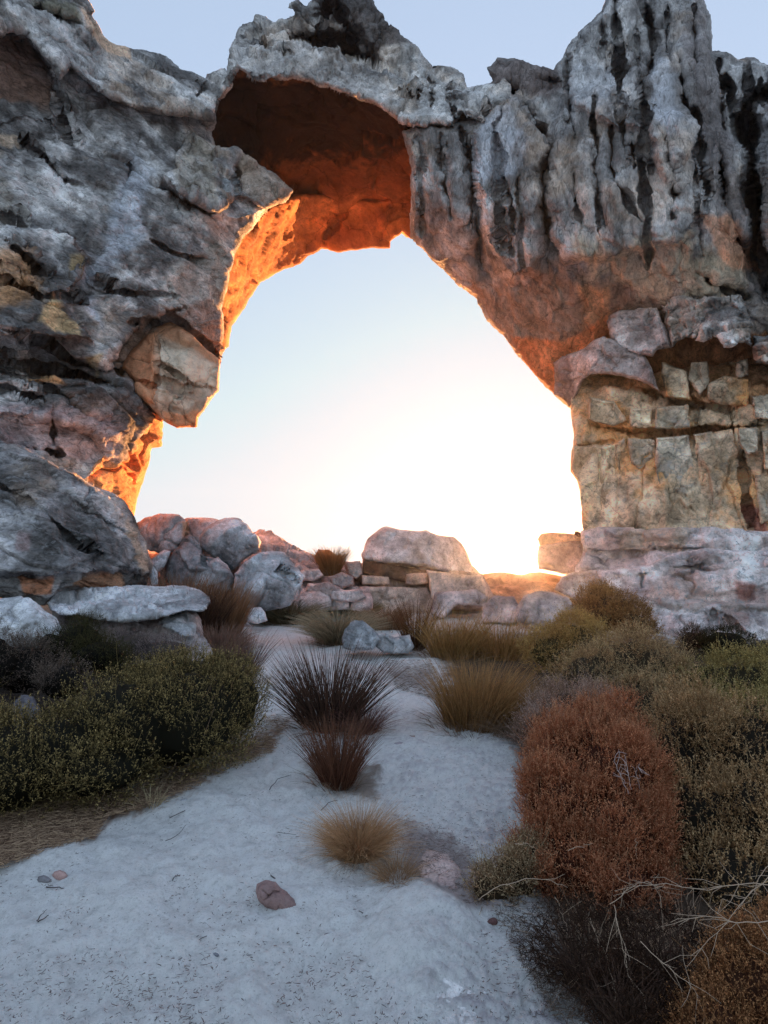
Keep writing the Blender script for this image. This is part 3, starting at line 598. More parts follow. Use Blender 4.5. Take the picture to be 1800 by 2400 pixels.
blk = [  # (outline, depth, lift) of the pieces of the pillar that stand proud
 ([(1475, 955), (1530, 958), (1528, 1000), (1500, 1006), (1476, 1000)], 14.75), ([(1536, 955), (1612, 948), (1617, 1000), (1560, 1006), (1533, 1003)], 14.35),
 ([(1380, 930), (1440, 940), (1470, 985), (1440, 1000), (1378, 985)], 15.25), ([(1551, 848), (1610, 870), (1623, 940), (1560, 930), (1550, 880)], 14.4),
 ([(1620, 850), (1658, 846), (1662, 900), (1640, 925), (1612, 890)], 14.0), ([(1660, 900), (1700, 880), (1752, 890), (1752, 950), (1690, 950), (1658, 935)], 13.8), ([(1725, 850), (1752, 840), (1755, 880), (1728, 885)], 13.6),
 ([(1760, 930), (1830, 920), (1850, 985), (1770, 980)], 13.3),
 ([(1345, 1045), (1398, 1048), (1402, 1130), (1398, 1236), (1368, 1238), (1356, 1130), (1340, 1100)], 15.35), ([(1408, 1048), (1434, 1045), (1446, 1140), (1432, 1236), (1406, 1236)], 15.2),
 ([(1440, 1045), (1464, 1025), (1472, 1090), (1498, 1120), (1500, 1234), (1440, 1236), (1452, 1140)], 14.9), ([(1472, 1028), (1535, 1030), (1536, 1070), (1500, 1100), (1478, 1085)], 14.65),
 ([(1538, 1026), (1616, 1018), (1632, 1120), (1634, 1200), (1590, 1195), (1545, 1170), (1536, 1100)], 14.15), ([(1545, 1178), (1590, 1192), (1592, 1215), (1560, 1205)], 14.3), ([(1506, 1105), (1532, 1110), (1538, 1232), (1510, 1234)], 14.7),
 ([(1624, 1018), (1668, 1012), (1672, 1080), (1690, 1120), (1688, 1150), (1640, 1135)], 13.85), ([(1672, 1012), (1700, 1015), (1712, 1190), (1716, 1236), (1640, 1236), (1640, 1145), (1690, 1155)], 13.95),
 ([(1728, 1005), (1775, 1002), (1778, 1060), (1750, 1065), (1730, 1035)], 13.2), ([(1785, 1010), (1860, 1000), (1860, 1110), (1790, 1100)], 12.9), ([(1768, 1110), (1860, 1120), (1860, 1235), (1780, 1230)], 13.1)]
for i, (pl, dep) in enumerate(blk):
    cx_, cy_ = np.mean(pl, 0)
    relief('stone_block', [(x, y) for x, y in pl], [(cx_ - 60, cy_, dep + .36), (cx_ + 60, cy_, dep - .04), (cx_, cy_ - 60, dep + .18), (cx_, cy_ + 60, dep + .14)], BLK if i not in (0, 2, 3, 5, 8, 9, 14) else PIL, M_ROCK, step=2.6, rpx=3.5, rm=.12, back=.7, warp=(3.2, 18), seed=20 + i,
           layers=[('fbm', .08, 1.2), ('cell', .20, (1.3, 1.3, 1.0)), ('cell', .07, 3), ('fbm', .03, 4)], grooves=[([(1530, 1150), (1580, 1158), (1632, 1168)], 3, .12), ([(1540, 1165), (1632, 1185)], 3, .1)] if i == 12 else (), **AK)
relief('ledge_slab', [(1296, 850), (1334, 828), (1366, 820), (1390, 798), (1414, 788), (1445, 800), (1480, 826), (1513, 835), (1530, 870), (1546, 917), (1497, 893), (1455, 880), (1415, 875), (1385, 877), (1368, 890), (1345, 945), (1334, 953), (1312, 936), (1298, 925), (1300, 890)],
       [(1310, 870, 16.6), (1400, 830, 15.2), (1540, 900, 14.4), (1480, 840, 15.0), (1330, 940, 16.7), (1430, 870, 14.8)], PINK, M_ROCK, rpx=9, rm=.35, back=1.6, warp=(4, 30), seed=45, dip=math.radians(-15),
       layers=[('fbm', .18, .8), ('cell', .16, (.9, .9, 1.6)), ('fbm', .06, 3.5)], paint=[([(1290, 830), (1330, 830), (1350, 960), (1290, 960)], (.16, .11, .11), 10, .8)], **AK)
relief('ledge_block', [(1426, 768), (1424, 742), (1448, 728), (1490, 724), (1540, 721), (1552, 752), (1566, 780), (1573, 815), (1540, 818), (1530, 838), (1505, 830), (1497, 831), (1470, 822), (1440, 818), (1434, 790)],
       [(1430, 780, 15.1), (1560, 780, 14.2), (1500, 730, 14.7), (1500, 820, 14.6)], PINK, M_ROCK, rpx=8, rm=.3, back=1.2, warp=(5, 24), seed=46, layers=[('fbm', .15, 1.0), ('cell', .30, (1.1, 1.1, 2.2)), ('fbm', .05, 4)], **AK)
relief('jagged_ledge', [(1548, 716), (1589, 697), (1640, 700), (1735, 690), (1754, 725), (1760, 812), (1735, 800), (1703, 815), (1681, 786), (1640, 795), (1605, 790), (1573, 812), (1560, 760)],
       [(1560, 750, 14.2), (1750, 750, 12.9), (1650, 700, 13.5), (1650, 790, 13.4)], GREY, M_ROCK, rpx=8, rm=.35, back=1.2, warp=(8, 22), seed=47, layers=[('fbm', .2, 1.0), ('cell', .45, (1.2, 1.2, 3.0)), ('pit', .15, 2.5), ('fbm', .06, 4)], **AK)
relief('side_ledge', [(1765, 790), (1830, 780), (1900, 800), (1900, 860), (1770, 850)], [(1765, 820, 12.9), (1900, 820, 12.2)], GREY, M_ROCK, rpx=8, rm=.3, back=1.2, warp=(6, 22), seed=48, layers=[('fbm', .2, 1.0), ('cell', .3, (1.2, 1.2, 2.6))], **AK)
# stepped foot of the right pillar
FT = dict(a=(.74, .68, .68), b=(.38, .325, .325), w=(.55, .38, .32), wa=.45, ly=.9)
for i, (pl, ct, gv, pn) in enumerate([
    ([(1364, 1246), (1400, 1236), (1520, 1240), (1640, 1236), (1750, 1246), (1960, 1240), (1960, 1400), (1330, 1390), (1350, 1330), (1366, 1300)], [(1366, 1250, 15.0), (1366, 1380, 14.6), (1600, 1250, 13.4), (1600, 1380, 13.0), (1900, 1250, 12.2), (1900, 1380, 11.9)],
     [([(1366, 1290), (1450, 1300), (1600, 1285), (1700, 1290)], 4, .15), ([(1600, 1285), (1630, 1330)], 4, .15)], [([(1440, 1240), (1620, 1240), (1600, 1290), (1450, 1290)], (.46, .34, .24), 14, .6)]),
    ([(1318, 1350), (1360, 1338), (1460, 1330), (1520, 1325), (1560, 1300), (1640, 1282), (1760, 1290), (1960, 1280), (1960, 1500), (1500, 1480), (1440, 1440), (1370, 1420), (1300, 1380)], [(1330, 1360, 14.2), (1500, 1350, 13.0), (1500, 1450, 12.6), (1700, 1300, 12.3), (1700, 1450, 11.9), (1900, 1300, 11.6), (1900, 1450, 11.2)],
     [([(1510, 1340), (1500, 1380)], 4, .15), ([(1580, 1330), (1700, 1340), (1800, 1350)], 4, .18)], [([(1720, 1370), (1770, 1375), (1770, 1410), (1730, 1408)], (.26, .11, .09), 10, .8), ([(1520, 1380), (1620, 1385), (1600, 1400), (1480, 1395)], (.40, .27, .23), 12, .6)]),
    ([(1440, 1398), (1520, 1403), (1600, 1406), (1700, 1408), (1800, 1412), (1960, 1410), (1960, 1620), (1560, 1600), (1380, 1520), (1400, 1420)], [(1420, 1420, 12.8), (1500, 1410, 12.1), (1500, 1580, 11.4), (1700, 1410, 11.2), (1700, 1600, 10.4), (1900, 1410, 10.7), (1900, 1600, 9.9)],
     [([(1670, 1425), (1675, 1470)], 3, .12), ([(1700, 1440), (1740, 1480), (1760, 1500)], 4, .15)], [([(1700, 1420), (1760, 1430), (1740, 1480), (1690, 1460)], (.40, .27, .24), 10, .6), ([(1440, 1400), (1960, 1408), (1960, 1425), (1450, 1425)], (.26, .21, .18), 6, .7)])]):
    relief('foot_ledge', pl, ct, FT, M_BOULDER, rpx=7, rm=.35, yback=19.0 - i, warp=(4, 36), seed=60 + i, grooves=gv, paint=pn,
           layers=[('fbm', .22, .7), ('cell', .22, (.8, .8, 1.8)), ('ridge', .10, (1.5, 1.5, 3.5)), ('fbm', .06, 4)], **AK)

# ================================================================== BOULDERS
def boulder(name, poly, Y, label, cat='boulder', pal=BLDR, mat=M_BOULDER, ctrl=None, rpx=None, rm=None, back=1.2, group=None, **kw):
    pa = np.array(poly, float); w = np.ptp(pa[:, 0]); h = np.ptp(pa[:, 1]); cx, cy = pa.mean(0); m = Y / FPX
    if rpx is None: rpx = .26 * min(w, h)
    if rm is None: rm = rpx * m * 1.0
    if ctrl is None:
        r = RNG.uniform(-.12, .12, 2) * w * m
        ctrl = [(cx - w * .4, cy, Y + r[0] + .08 * w * m), (cx + w * .4, cy, Y - r[0]), (cx, cy - h * .4, Y + .28 * h * m), (cx, cy + h * .45, Y - .05 * h * m), (cx + w * .1, cy - h * .05, Y - .12 * w * m)]
    d = dict(layers=[('fbm', .10 * w * m * .8, 1.1 / (w * m)), ('cell', .13 * w * m, 1.5 / (w * m)), ('cell', .04 * w * m, 3.6 / (w * m)), ('fbm', .022, 5)], warp=(max(2, .03 * w), .35 * w), shrink=.72, step=3.0)
    d.update(kw)
    return relief(name, poly, ctrl, pal, mat, rpx=rpx, rm=rm, back=back, label=label, cat=cat, group=group, **d)
DB = dict(a=(.38, .37, .38), b=(.11, .105, .105), w=(.48, .35, .26), wa=.3, ly=.45)
boulder('boulder', [(-170, 1020), (0, 1038), (22, 1042), (60, 1056), (108, 1083), (157, 1105), (206, 1132), (244, 1148), (287, 1175), (310, 1210), (325, 1240), (345, 1269), (355, 1313), (352, 1342), (331, 1368), (250, 1380), (163, 1390), (108, 1412), (0, 1405), (-170, 1405)], 9.0,
        'massive dark grey layered boulder leaning at the far left foot of the arch', pal=DB, mat=M_STRATA,
        ctrl=[(-150, 1040, 9.6), (0, 1060, 9.4), (200, 1140, 9.9), (310, 1220, 10.4), (350, 1310, 10.2), (100, 1200, 8.6), (250, 1280, 9.2), (0, 1330, 8.2), (200, 1340, 8.7), (300, 1360, 9.8)], rpx=34, rm=.45, back=2.4, step=2.6, dip=math.radians(-22), seed=70,
        blocks=[([(-170, 1345), (60, 1345), (180, 1345), (300, 1325), (345, 1345), (330, 1400), (-170, 1430)], -.45, 10)],
        grooves=[([(0, 1060), (120, 1120), (200, 1190), (300, 1250)], 4, .12), ([(-50, 1120), (60, 1170), (150, 1240), (250, 1300)], 4, .10)],
        layers=[('fbm', .28, .5), ('ridge', .12, (.8, .8, 3.0)), ('cell', .12, (.8, .8, 2.0)), ('fbm', .05, 5)],
        paint=[([(40, 1352), (125, 1352), (120, 1385), (60, 1395)], (.42, .20, .12), 6), ([(170, 1378), (200, 1345), (285, 1335), (290, 1372), (200, 1385)], (.40, .23, .15), 8), ([(300, 1215), (325, 1240), (350, 1290), (352, 1330), (335, 1340), (310, 1270)], (.46, .33, .24), 8, .8), ([(45, 1245), (75, 1250), (70, 1290), (35, 1290)], (.24, .15, .15), 12, .6)])  # warm strip along the right rim puts the sunlit edge into the colour
# mushroom-shaped rock in front of it: cap and foot
mo = G(330, 1560); mo = (float(mo[0]), 8.0, .3)
mush = empty('table_rock', mo, 'flat-topped grey rock with an overhanging rim, below the massive left boulder', 'rock')
LK = dict(a=(.62, .63, .66), b=(.34, .34, .355), w=(.5, .44, .39), wa=.2, ly=.9)
relief('cap', [(106, 1410), (130, 1388), (200, 1378), (320, 1374), (430, 1373), (470, 1385), (490, 1400), (494, 1412), (478, 1432), (440, 1430), (390, 1445), (320, 1455), (250, 1455), (200, 1440), (160, 1442), (120, 1432)],
       [(110, 1410, 8.6), (300, 1378, 9.2), (300, 1440, 7.7), (480, 1410, 8.4), (430, 1380, 9.1), (400, 1435, 7.9), (200, 1430, 7.9)], LK, M_BOULDER, parent=mush, origin=mo, rpx=12, rm=.25, back=.9, warp=(5, 45), seed=71, step=2.6, layers=[('fbm', .16, 1.0), ('cell', .14, (1.4, 1.4, 2.2)), ('cell', .05, 4.5), ('fbm', .03, 7)])
relief('foot', [(130, 1425), (300, 1425), (455, 1425), (470, 1450), (478, 1490), (500, 1530), (490, 1560), (150, 1560), (120, 1480)],
       [(140, 1480, 8.5), (300, 1450, 8.4), (300, 1540, 7.7), (460, 1450, 8.8), (490, 1540, 8.0), (410, 1470, 8.1)], dict(a=(.42, .37, .37), b=(.22, .19, .19), w=(.46, .38, .36), wa=.3, ly=.5), M_BOULDER, parent=mush, origin=mo, rpx=16, rm=.35, back=.8, warp=(5, 40), seed=72, step=2.8,
       blocks=[([(372, 1450), (390, 1437), (445, 1435), (455, 1460), (448, 1490), (430, 1495), (400, 1475), (370, 1468)], .22, 8)], paint=[([(370, 1460), (390, 1435), (450, 1432), (458, 1465), (445, 1498), (400, 1480)], (.50, .51, .54), 8)], layers=[('fbm', .12, 1.2), ('cell', .08, 2.4), ('fbm', .04, 6)])
boulder('boulder', [(-90, 1410), (0, 1402), (50, 1398), (90, 1418), (130, 1448), (142, 1470), (130, 1500), (40, 1520), (-90, 1520)], 7.4, 'low pale lichen-covered boulder at the left edge beside the flat-topped rock', pal=LK, seed=73, back=.6)
boulder('stone', [(30, 1650), (50, 1628), (78, 1632), (95, 1665), (92, 1705), (50, 1720), (25, 1700)], 4.9, 'dark angular stone half hidden in the shade of the left bushes', 'stone', pal=dict(a=(.16, .155, .17), b=(.09, .08, .09), w=(.2, .15, .12), wa=.2, ly=.3), seed=74, back=.2, mat=M_STONE)
# the pile behind
pile = [
 ([(318, 1225), (345, 1212), (375, 1205), (420, 1208), (438, 1225), (430, 1262), (418, 1290), (385, 1300), (350, 1290), (325, 1262)], 15.6, 'rounded grey boulder on the pile nearest the massive left boulder'),
 ([(408, 1262), (402, 1235), (418, 1222), (440, 1212), (500, 1214), (530, 1225), (500, 1290), (440, 1300)], 16.4, 'flat-topped grey boulder at the back of the pile with a sunlit cleft beside it'),
 ([(466, 1262), (478, 1240), (505, 1222), (530, 1213), (556, 1214), (578, 1228), (600, 1252), (612, 1270), (606, 1290), (575, 1312), (545, 1338), (520, 1318), (490, 1298), (472, 1285)], 14.6, 'big rounded grey boulder resting highest in the middle of the pile'),
 ([(390, 1320), (408, 1290), (430, 1262), (448, 1254), (468, 1275), (478, 1302), (510, 1305), (535, 1325), (548, 1355), (540, 1385), (480, 1400), (400, 1390), (385, 1345)], 13.8, 'smooth grey boulder with a notched crest at the front of the pile'),
 ([(345, 1330), (358, 1308), (385, 1288), (400, 1292), (392, 1318), (380, 1335), (360, 1345)], 13.9, 'small wedge-shaped boulder under the rounded boulder of the pile'),
 ([(548, 1345), (575, 1318), (610, 1295), (640, 1287), (668, 1294), (690, 1322), (716, 1350), (708, 1372), (680, 1420), (600, 1440), (552, 1420), (544, 1380)], 12.8, 'large triangular grey boulder with a ridge crack at the right front of the pile'),
 ([(348, 1336), (358, 1328), (370, 1340), (371, 1370), (350, 1378)], 11.0, 'small upright stone beside the right end of the massive left boulder')]
for i, (pl, Y, lb) in enumerate(pile):
    gv = [([(650, 1330), (690, 1350), (700, 1370)], 3, .12)] if i == 5 else ([([(478, 1302), (470, 1330)], 4, .2)] if i == 3 else ())
    boulder('boulder' if i != 6 else 'stone', pl, Y, lb, 'boulder' if i != 6 else 'stone', seed=80 + i, back=1.4, grooves=gv, pal=dict(BLDR, a=tuple(v * (.9 + .1 * (i % 3)) for v in BLDR['a'])),
            rpx=None if i != 6 else 6, paint=[([(425, 1225), (442, 1218), (445, 1250), (425, 1262)], (.5, .33, .2), 5, .8)] if i < 2 else ())  # warm patch paints the sunlight in the cleft into the colour
# bedrock slope that closes the gap, with loose broken slabs
boulder('bedrock_slope', [(300, 1290), (360, 1300), (400, 1262), (420, 1240), (470, 1262), (530, 1275), (575, 1290), (590, 1262), (612, 1248), (640, 1252), (668, 1275), (700, 1288), (760, 1310), (820, 1312), (870, 1318), (870, 1430), (700, 1430), (300, 1430)], 16.5, 'broken pinkish bedrock slope between the boulder pile and the big layered block', 'bedrock', pal=PINK,
        ctrl=[(310, 1300, 18.0), (420, 1260, 18.0), (420, 1420, 15.6), (610, 1260, 18.5), (700, 1295, 18.5), (860, 1320, 18.5), (700, 1400, 14.5), (860, 1420, 14.8), (640, 1330, 16)], rpx=10, rm=.4, seed=90, back=1.5, dip=math.radians(-25),
        layers=[('fbm', .25, .8), ('cell', .45, (.9, .9, 2.4)), ('ridge', .12, (1.5, 1.5, 4)), ('fbm', .05, 5)])
slabs = [([(738, 1300), (745, 1287), (770, 1288), (790, 1300), (800, 1312), (780, 1325), (742, 1322)], 17.2, 'brown pointed rock on the skyline behind the rusty grass tuft'),
 ([(690, 1345), (715, 1332), (748, 1334), (760, 1350), (735, 1362), (700, 1360)], 15.4, 'pale flat slab lying on the bedrock slope left of its small block'),
 ([(770, 1352), (800, 1340), (828, 1350), (830, 1372), (800, 1380), (778, 1370)], 15.2, 'pale squarish block lying on the bedrock slope below the rusty grass tuft'),
 ([(720, 1368), (770, 1366), (812, 1385), (800, 1400), (745, 1398), (715, 1385)], 14.7, 'long low slab at the bottom of the bedrock slope'),
 ([(806, 1318), (845, 1315), (850, 1345), (835, 1358), (812, 1345)], 16.4, 'pinkish slab wedged against the left side of the big layered block'),
 ([(775, 1378), (800, 1384), (850, 1380), (860, 1400), (830, 1412), (770, 1408)], 14.4, 'dull brown low rock at the left foot of the big layered block')]
for i, (pl, Y, lb) in enumerate(slabs):
    boulder('rock_slab', pl, Y, lb, 'rock', pal=PINK if i else BRWN, seed=100 + i, back=.6, rpx=7, rm=.2, step=2.4)
# layered block right of the middle, with its courses
co = (0.9, 16.5, .7)
cb = empty('layered_rock', co, 'big layered rock with a pale grey top, on the skyline left of the sun', 'rock')
CB = dict(parent=cb, origin=co)
TP = dict(a=(.56, .54, .54), b=(.40, .38, .38), w=(.60, .46, .38), wa=.3, ly=.35); LW = dict(a=(.60, .47, .40), b=(.38, .29, .245), w=(.62, .40, .28), wa=.5, ly=.2)
relief('top_block', [(846, 1300), (855, 1285), (862, 1262), (890, 1238), (905, 1234), (930, 1240), (985, 1246), (998, 1243), (1025, 1256), (1062, 1258), (1080, 1272), (1098, 1300), (1105, 1325), (1128, 1345), (1085, 1350), (1040, 1340), (1000, 1330), (960, 1326), (920, 1318), (850, 1312)],
       [(850, 1300, 17.0), (900, 1250, 17.0), (900, 1310, 16.2), (1050, 1270, 17.2), (1110, 1340, 17.6), (1000, 1325, 16.4)], TP, M_BOULDER, rpx=12, rm=.4, back=2, warp=(3, 30), seed=110, step=2.4, layers=[('fbm', .14, .9), ('cell', .10, 1.4), ('fbm', .05, 4)], **CB)
for i, (pl, Y, pal) in enumerate([
    ([(850, 1314), (905, 1320), (960, 1330), (1000, 1336), (1010, 1360), (950, 1366), (850, 1345)], 16.6, BRWN), ([(848, 1348), (912, 1352), (914, 1370), (905, 1374), (848, 1370)], 16.2, LW),     ([(952, 1345), (1002, 1342), (1004, 1365), (970, 1374), (950, 1370)], 16.1, LW), ([(842, 1374), (900, 1376), (955, 1376), (1000, 1376), (1020, 1400), (1015, 1460), (842, 1460), (838, 1410)], 16.0, LW), ([(1000, 1336), (1060, 1345), (1128, 1350), (1145, 1380), (1140, 1420), (1100, 1432), (1040, 1425), (1010, 1400)], 15.7, LW),
    ([(850, 1306), (920, 1310), (1000, 1322), (1060, 1335), (1130, 1345), (1160, 1400), (1150, 1480), (842, 1470)], 16.9, LW)]):
    relief('rock_layer', pl, [(np.mean(pl, 0)[0], np.mean(pl, 0)[1], Y), (np.mean(pl, 0)[0] + 60, np.mean(pl, 0)[1], Y + .1), (np.mean(pl, 0)[0], np.mean(pl, 0)[1] - 30, Y + .1)], pal, M_BOULDER, rpx=5, rm=.15, back=1.6, warp=(2.5, 22), seed=112 + i, step=2.4, layers=[('fbm', .08, 1.2), ('cell', .10, 1.8), ('fbm', .04, 4)], **CB)
boulder('rock_slab', [(1060, 1428), (1072, 1415), (1140, 1426), (1146, 1400), (1120, 1380), (1020, 1390), (1010, 1440), (1040, 1450)], 14.6, 'tilted pale slab leaning at the right foot of the big layered block', 'rock', pal=PINK, seed=121, rpx=5, rm=.15, back=.5)
boulder('rock_ridge', [(1085, 1350), (1130, 1344), (1180, 1341), (1215, 1347), (1262, 1340), (1300, 1345), (1345, 1355), (1380, 1380), (1380, 1450), (1080, 1450)], 19.5, 'low rock ridge on the skyline that the sun is setting behind', 'rock', pal=WARM, seed=122, rpx=8, rm=.5, back=2.5, ctrl=[(1100, 1350, 20.5), (1350, 1350, 20.0), (1100, 1440, 18.0), (1350, 1440, 17.5)], layers=[('fbm', .2, .7), ('cell', .15, 1.0), ('fbm', .05, 4)], warp=(3, 30))
so = (6.1, 18.2, 1.0)
ss = empty('stacked_slabs', so, 'stack of two slabs on the skyline just right of the sun, touching the pillar foot', 'rock')
relief('upper_slab', [(1260, 1262), (1268, 1250), (1290, 1248), (1345, 1252), (1362, 1256), (1366, 1270), (1320, 1274), (1265, 1278)], [(1265, 1265, 18.4), (1360, 1262, 18.0)], WARM, M_BOULDER, parent=ss, origin=so, rpx=6, rm=.2, back=1.2, warp=(2, 24), seed=123, step=2.4, layers=[('fbm', .06, 1.5), ('fbm', .03, 5)])
relief('lower_slab', [(1262, 1278), (1320, 1270), (1366, 1266), (1370, 1350), (1320, 1345), (1262, 1335), (1258, 1300)], [(1265, 1300, 18.2), (1365, 1310, 17.6)], PINK, M_BOULDER, parent=ss, origin=so, rpx=6, rm=.2, back=1.6, warp=(2.5, 24), seed=124, step=2.4, layers=[('fbm', .08, 1.5), ('cell', .08, 1.6), ('fbm', .03, 5)])
boulder('boulder', [(1345, 1254), (1347, 1246), (1356, 1244), (1362, 1252), (1360, 1260)], 17.6, 'tiny round stone perched on the slabs beside the pillar foot', 'stone', pal=BRWN, seed=125, rpx=5, rm=.08, back=.2, step=1.6)
boulder('boulder', [(1212, 1420), (1228, 1396), (1260, 1384), (1300, 1388), (1335, 1402), (1342, 1420), (1330, 1465), (1240, 1475), (1205, 1450)], 12.6, 'pinkish dome-shaped boulder among bushes directly below the sun', pal=PINK, seed=126, back=.8)
boulder('boulder', [(1130, 1420), (1160, 1395), (1205, 1398), (1220, 1425), (1210, 1460), (1130, 1460)], 13.6, 'low pinkish boulder left of the dome-shaped boulder below the sun', pal=PINK, seed=127, back=.8)
# stones by the path
def seat(poly, Y): return poly
boulder('stone', [(577, 1442), (588, 1425), (612, 1423), (622, 1436), (628, 1455), (605, 1462), (580, 1458)], 12.0, 'small white stone at the foot of the triangular boulder by the path end', 'stone', pal=LK, seed=130, back=.3, mat=M_BOULDER, rpx=12, step=2)
boulder('stone', [(520, 1450), (545, 1440), (575, 1455), (590, 1468), (560, 1470), (525, 1465)], 11.6, 'low flat pale slab beside the small white stone at the path end', 'rock', pal=PINK, seed=131, back=.3, rpx=8, step=2)
boulder('stone', [(800, 1500), (806, 1475), (826, 1455), (850, 1453), (868, 1468), (885, 1485), (893, 1500), (875, 1522), (830, 1528), (805, 1518)], 9.0, 'grey pointed stone standing in the path behind the dark reed clump', 'stone', seed=132, back=.4, step=2.2)
boulder('stone', [(884, 1490), (905, 1484), (925, 1494), (962, 1486), (970, 1515), (962, 1530), (900, 1532), (880, 1515)], 9.3, 'flat whitish slab lying on the sand right of the grey pointed stone', 'stone', pal=dict(a=(.55, .55, .57), b=(.40, .40, .42), w=(.5, .45, .42), wa=.2, ly=.5), seed=133, back=.3, step=2.2, rpx=8, rm=.1)
g = G(1040, 2330)
boulder('flat_rock', [(925, 2215), (950, 2180), (1000, 2165), (1045, 2172), (1085, 2200), (1110, 2250), (1150, 2330), (1180, 2400), (1190, 2460), (985, 2460), (960, 2350), (930, 2270)], float(g[1]), 'smooth pale bedrock hump showing through the sand at the bottom centre', 'rock', pal=dict(a=(.78, .77, .77), b=(.56, .55, .57), w=(.7, .66, .63), wa=.3, ly=.3), mat=M_STONE, seed=136, back=.1, step=2, rpx=34, rm=.035,
        ctrl=[(960, 2200, float(G(960, 2200)[1]) - .02), (1040, 2172, float(G(1040, 2172)[1]) - .02), (1110, 2250, float(G(1110, 2250)[1]) - .02), (1190, 2450, float(G(1190, 2450)[1]) - .01), (985, 2450, float(G(985, 2450)[1]) - .01), (940, 2280, float(G(940, 2280)[1]) - .01), (1050, 2300, float(G(1050, 2300)[1]) - .05)], layers=[('fbm', .02, 5), ('fbm', .006, 30), ('cell', .008, 10)], shrink=.97)
g = G(1040, 2150)
boulder('flat_rock', [(968, 2020), (1000, 1992), (1050, 2000), (1088, 2050), (1096, 2110), (1082, 2155), (1045, 2160), (1018, 2110), (985, 2060)], float(g[1]), 'low pinkish bedrock hump half buried between the tawny tuft and the rust-red bush', 'rock', pal=dict(a=(.52, .40, .37), b=(.34, .25, .24), w=(.56, .46, .40), wa=.4, ly=.1), mat=M_STONE, seed=135, back=.1, step=2, rpx=30, rm=.05,
        ctrl=[(1000, 2000, float(G(1000, 1998)[1]) - .01), (1070, 2150, float(g[1]) - .01), (960, 2060, float(G(985, 2065)[1]) - .01), (1095, 2080, float(G(1095, 2085)[1]) - .01), (1035, 2070, float(G(1035, 2085)[1]) - .06)], layers=[('fbm', .02, 7), ('cell', .015, 9), ('fbm', .004, 50)], shrink=.95)
g = G(648, 2140)
boulder('stone', [(600, 2092), (602, 2072), (622, 2063), (645, 2066), (660, 2082), (672, 2090), (690, 2110), (698, 2130), (690, 2140), (668, 2148), (657, 2156), (652, 2138), (625, 2130), (606, 2112)], float(g[1]) - .03, 'pinkish knobbly stone lying alone in the sandy foreground', 'stone',
        pal=dict(a=(.40, .27, .25), b=(.26, .17, .16), w=(.44, .32, .29), wa=.4, ly=.1), mat=M_STONE, seed=134, back=.05, step=1.5, rpx=26, rm=.045, grooves=[([(618, 2110), (640, 2092), (662, 2090)], 3, .010), ([(655, 2120), (652, 2150)], 3, .008), ([(612, 2085), (630, 2100)], 3, .006)],
        ctrl=[(600, 2100, float(g[1]) + .02), (690, 2130, float(g[1]) + .0), (650, 2070, float(g[1]) + .09), (650, 2150, float(g[1]) - .02), (645, 2105, float(g[1]))], layers=[('fbm', .014, 12), ('fbm', .003, 60)], shrink=.9)
for i, (x, y, w, h, lb, c) in enumerate([(140, 2052, 38, 26, 'small pink stone in the sand beside a grey one, left foreground', (.40, .26, .24)), (102, 2062, 34, 22, 'small grey stone in the sand beside a pink one, left foreground', (.30, .29, .31)), (192, 2064, 24, 16, 'tiny grey pebble right of the pink and grey stones', (.27, .27, .29)),
        (1000, 1617, 14, 8, 'dark pebble on the sand left of the golden reed clump', (.12, .10, .10)), (962, 1728, 26, 10, 'narrow brown pebble on the sand midway along the path', (.30, .22, .19)), (935, 1745, 30, 14, 'dull grey pebble sunk in the sand beside the narrow brown one', (.28, .25, .27)),
        (1155, 2160, 26, 20, 'dark red stone at the edge of the right bushes', (.17, .09, .085)), (505, 2238, 16, 12, 'single grey pebble in the bare sand below the knobbly stone', (.25, .26, .30)), (435, 1878, 30, 12, 'pale sliver of stone near the dry straw tuft', (.55, .56, .6))]):
    g = G(x, y + h * .3); a = np.linspace(0, 2 * np.pi, 9)[:-1]
    boulder('pebble', [(x + w / 2 * math.cos(t) * (1 + .15 * math.sin(3 * t + i)), y + h / 2 * math.sin(t)) for t in a], float(g[1]), lb, 'stone', pal=dict(a=c, b=tuple(.6 * k for k in c), w=c, wa=0, ly=.1), mat=M_STONE, seed=140 + i, back=.01, step=1.5, rpx=h * .45, rm=h * .35 * g[1] / FPX, layers=[('fbm', .004, 25)], warp=(1.5, 12))

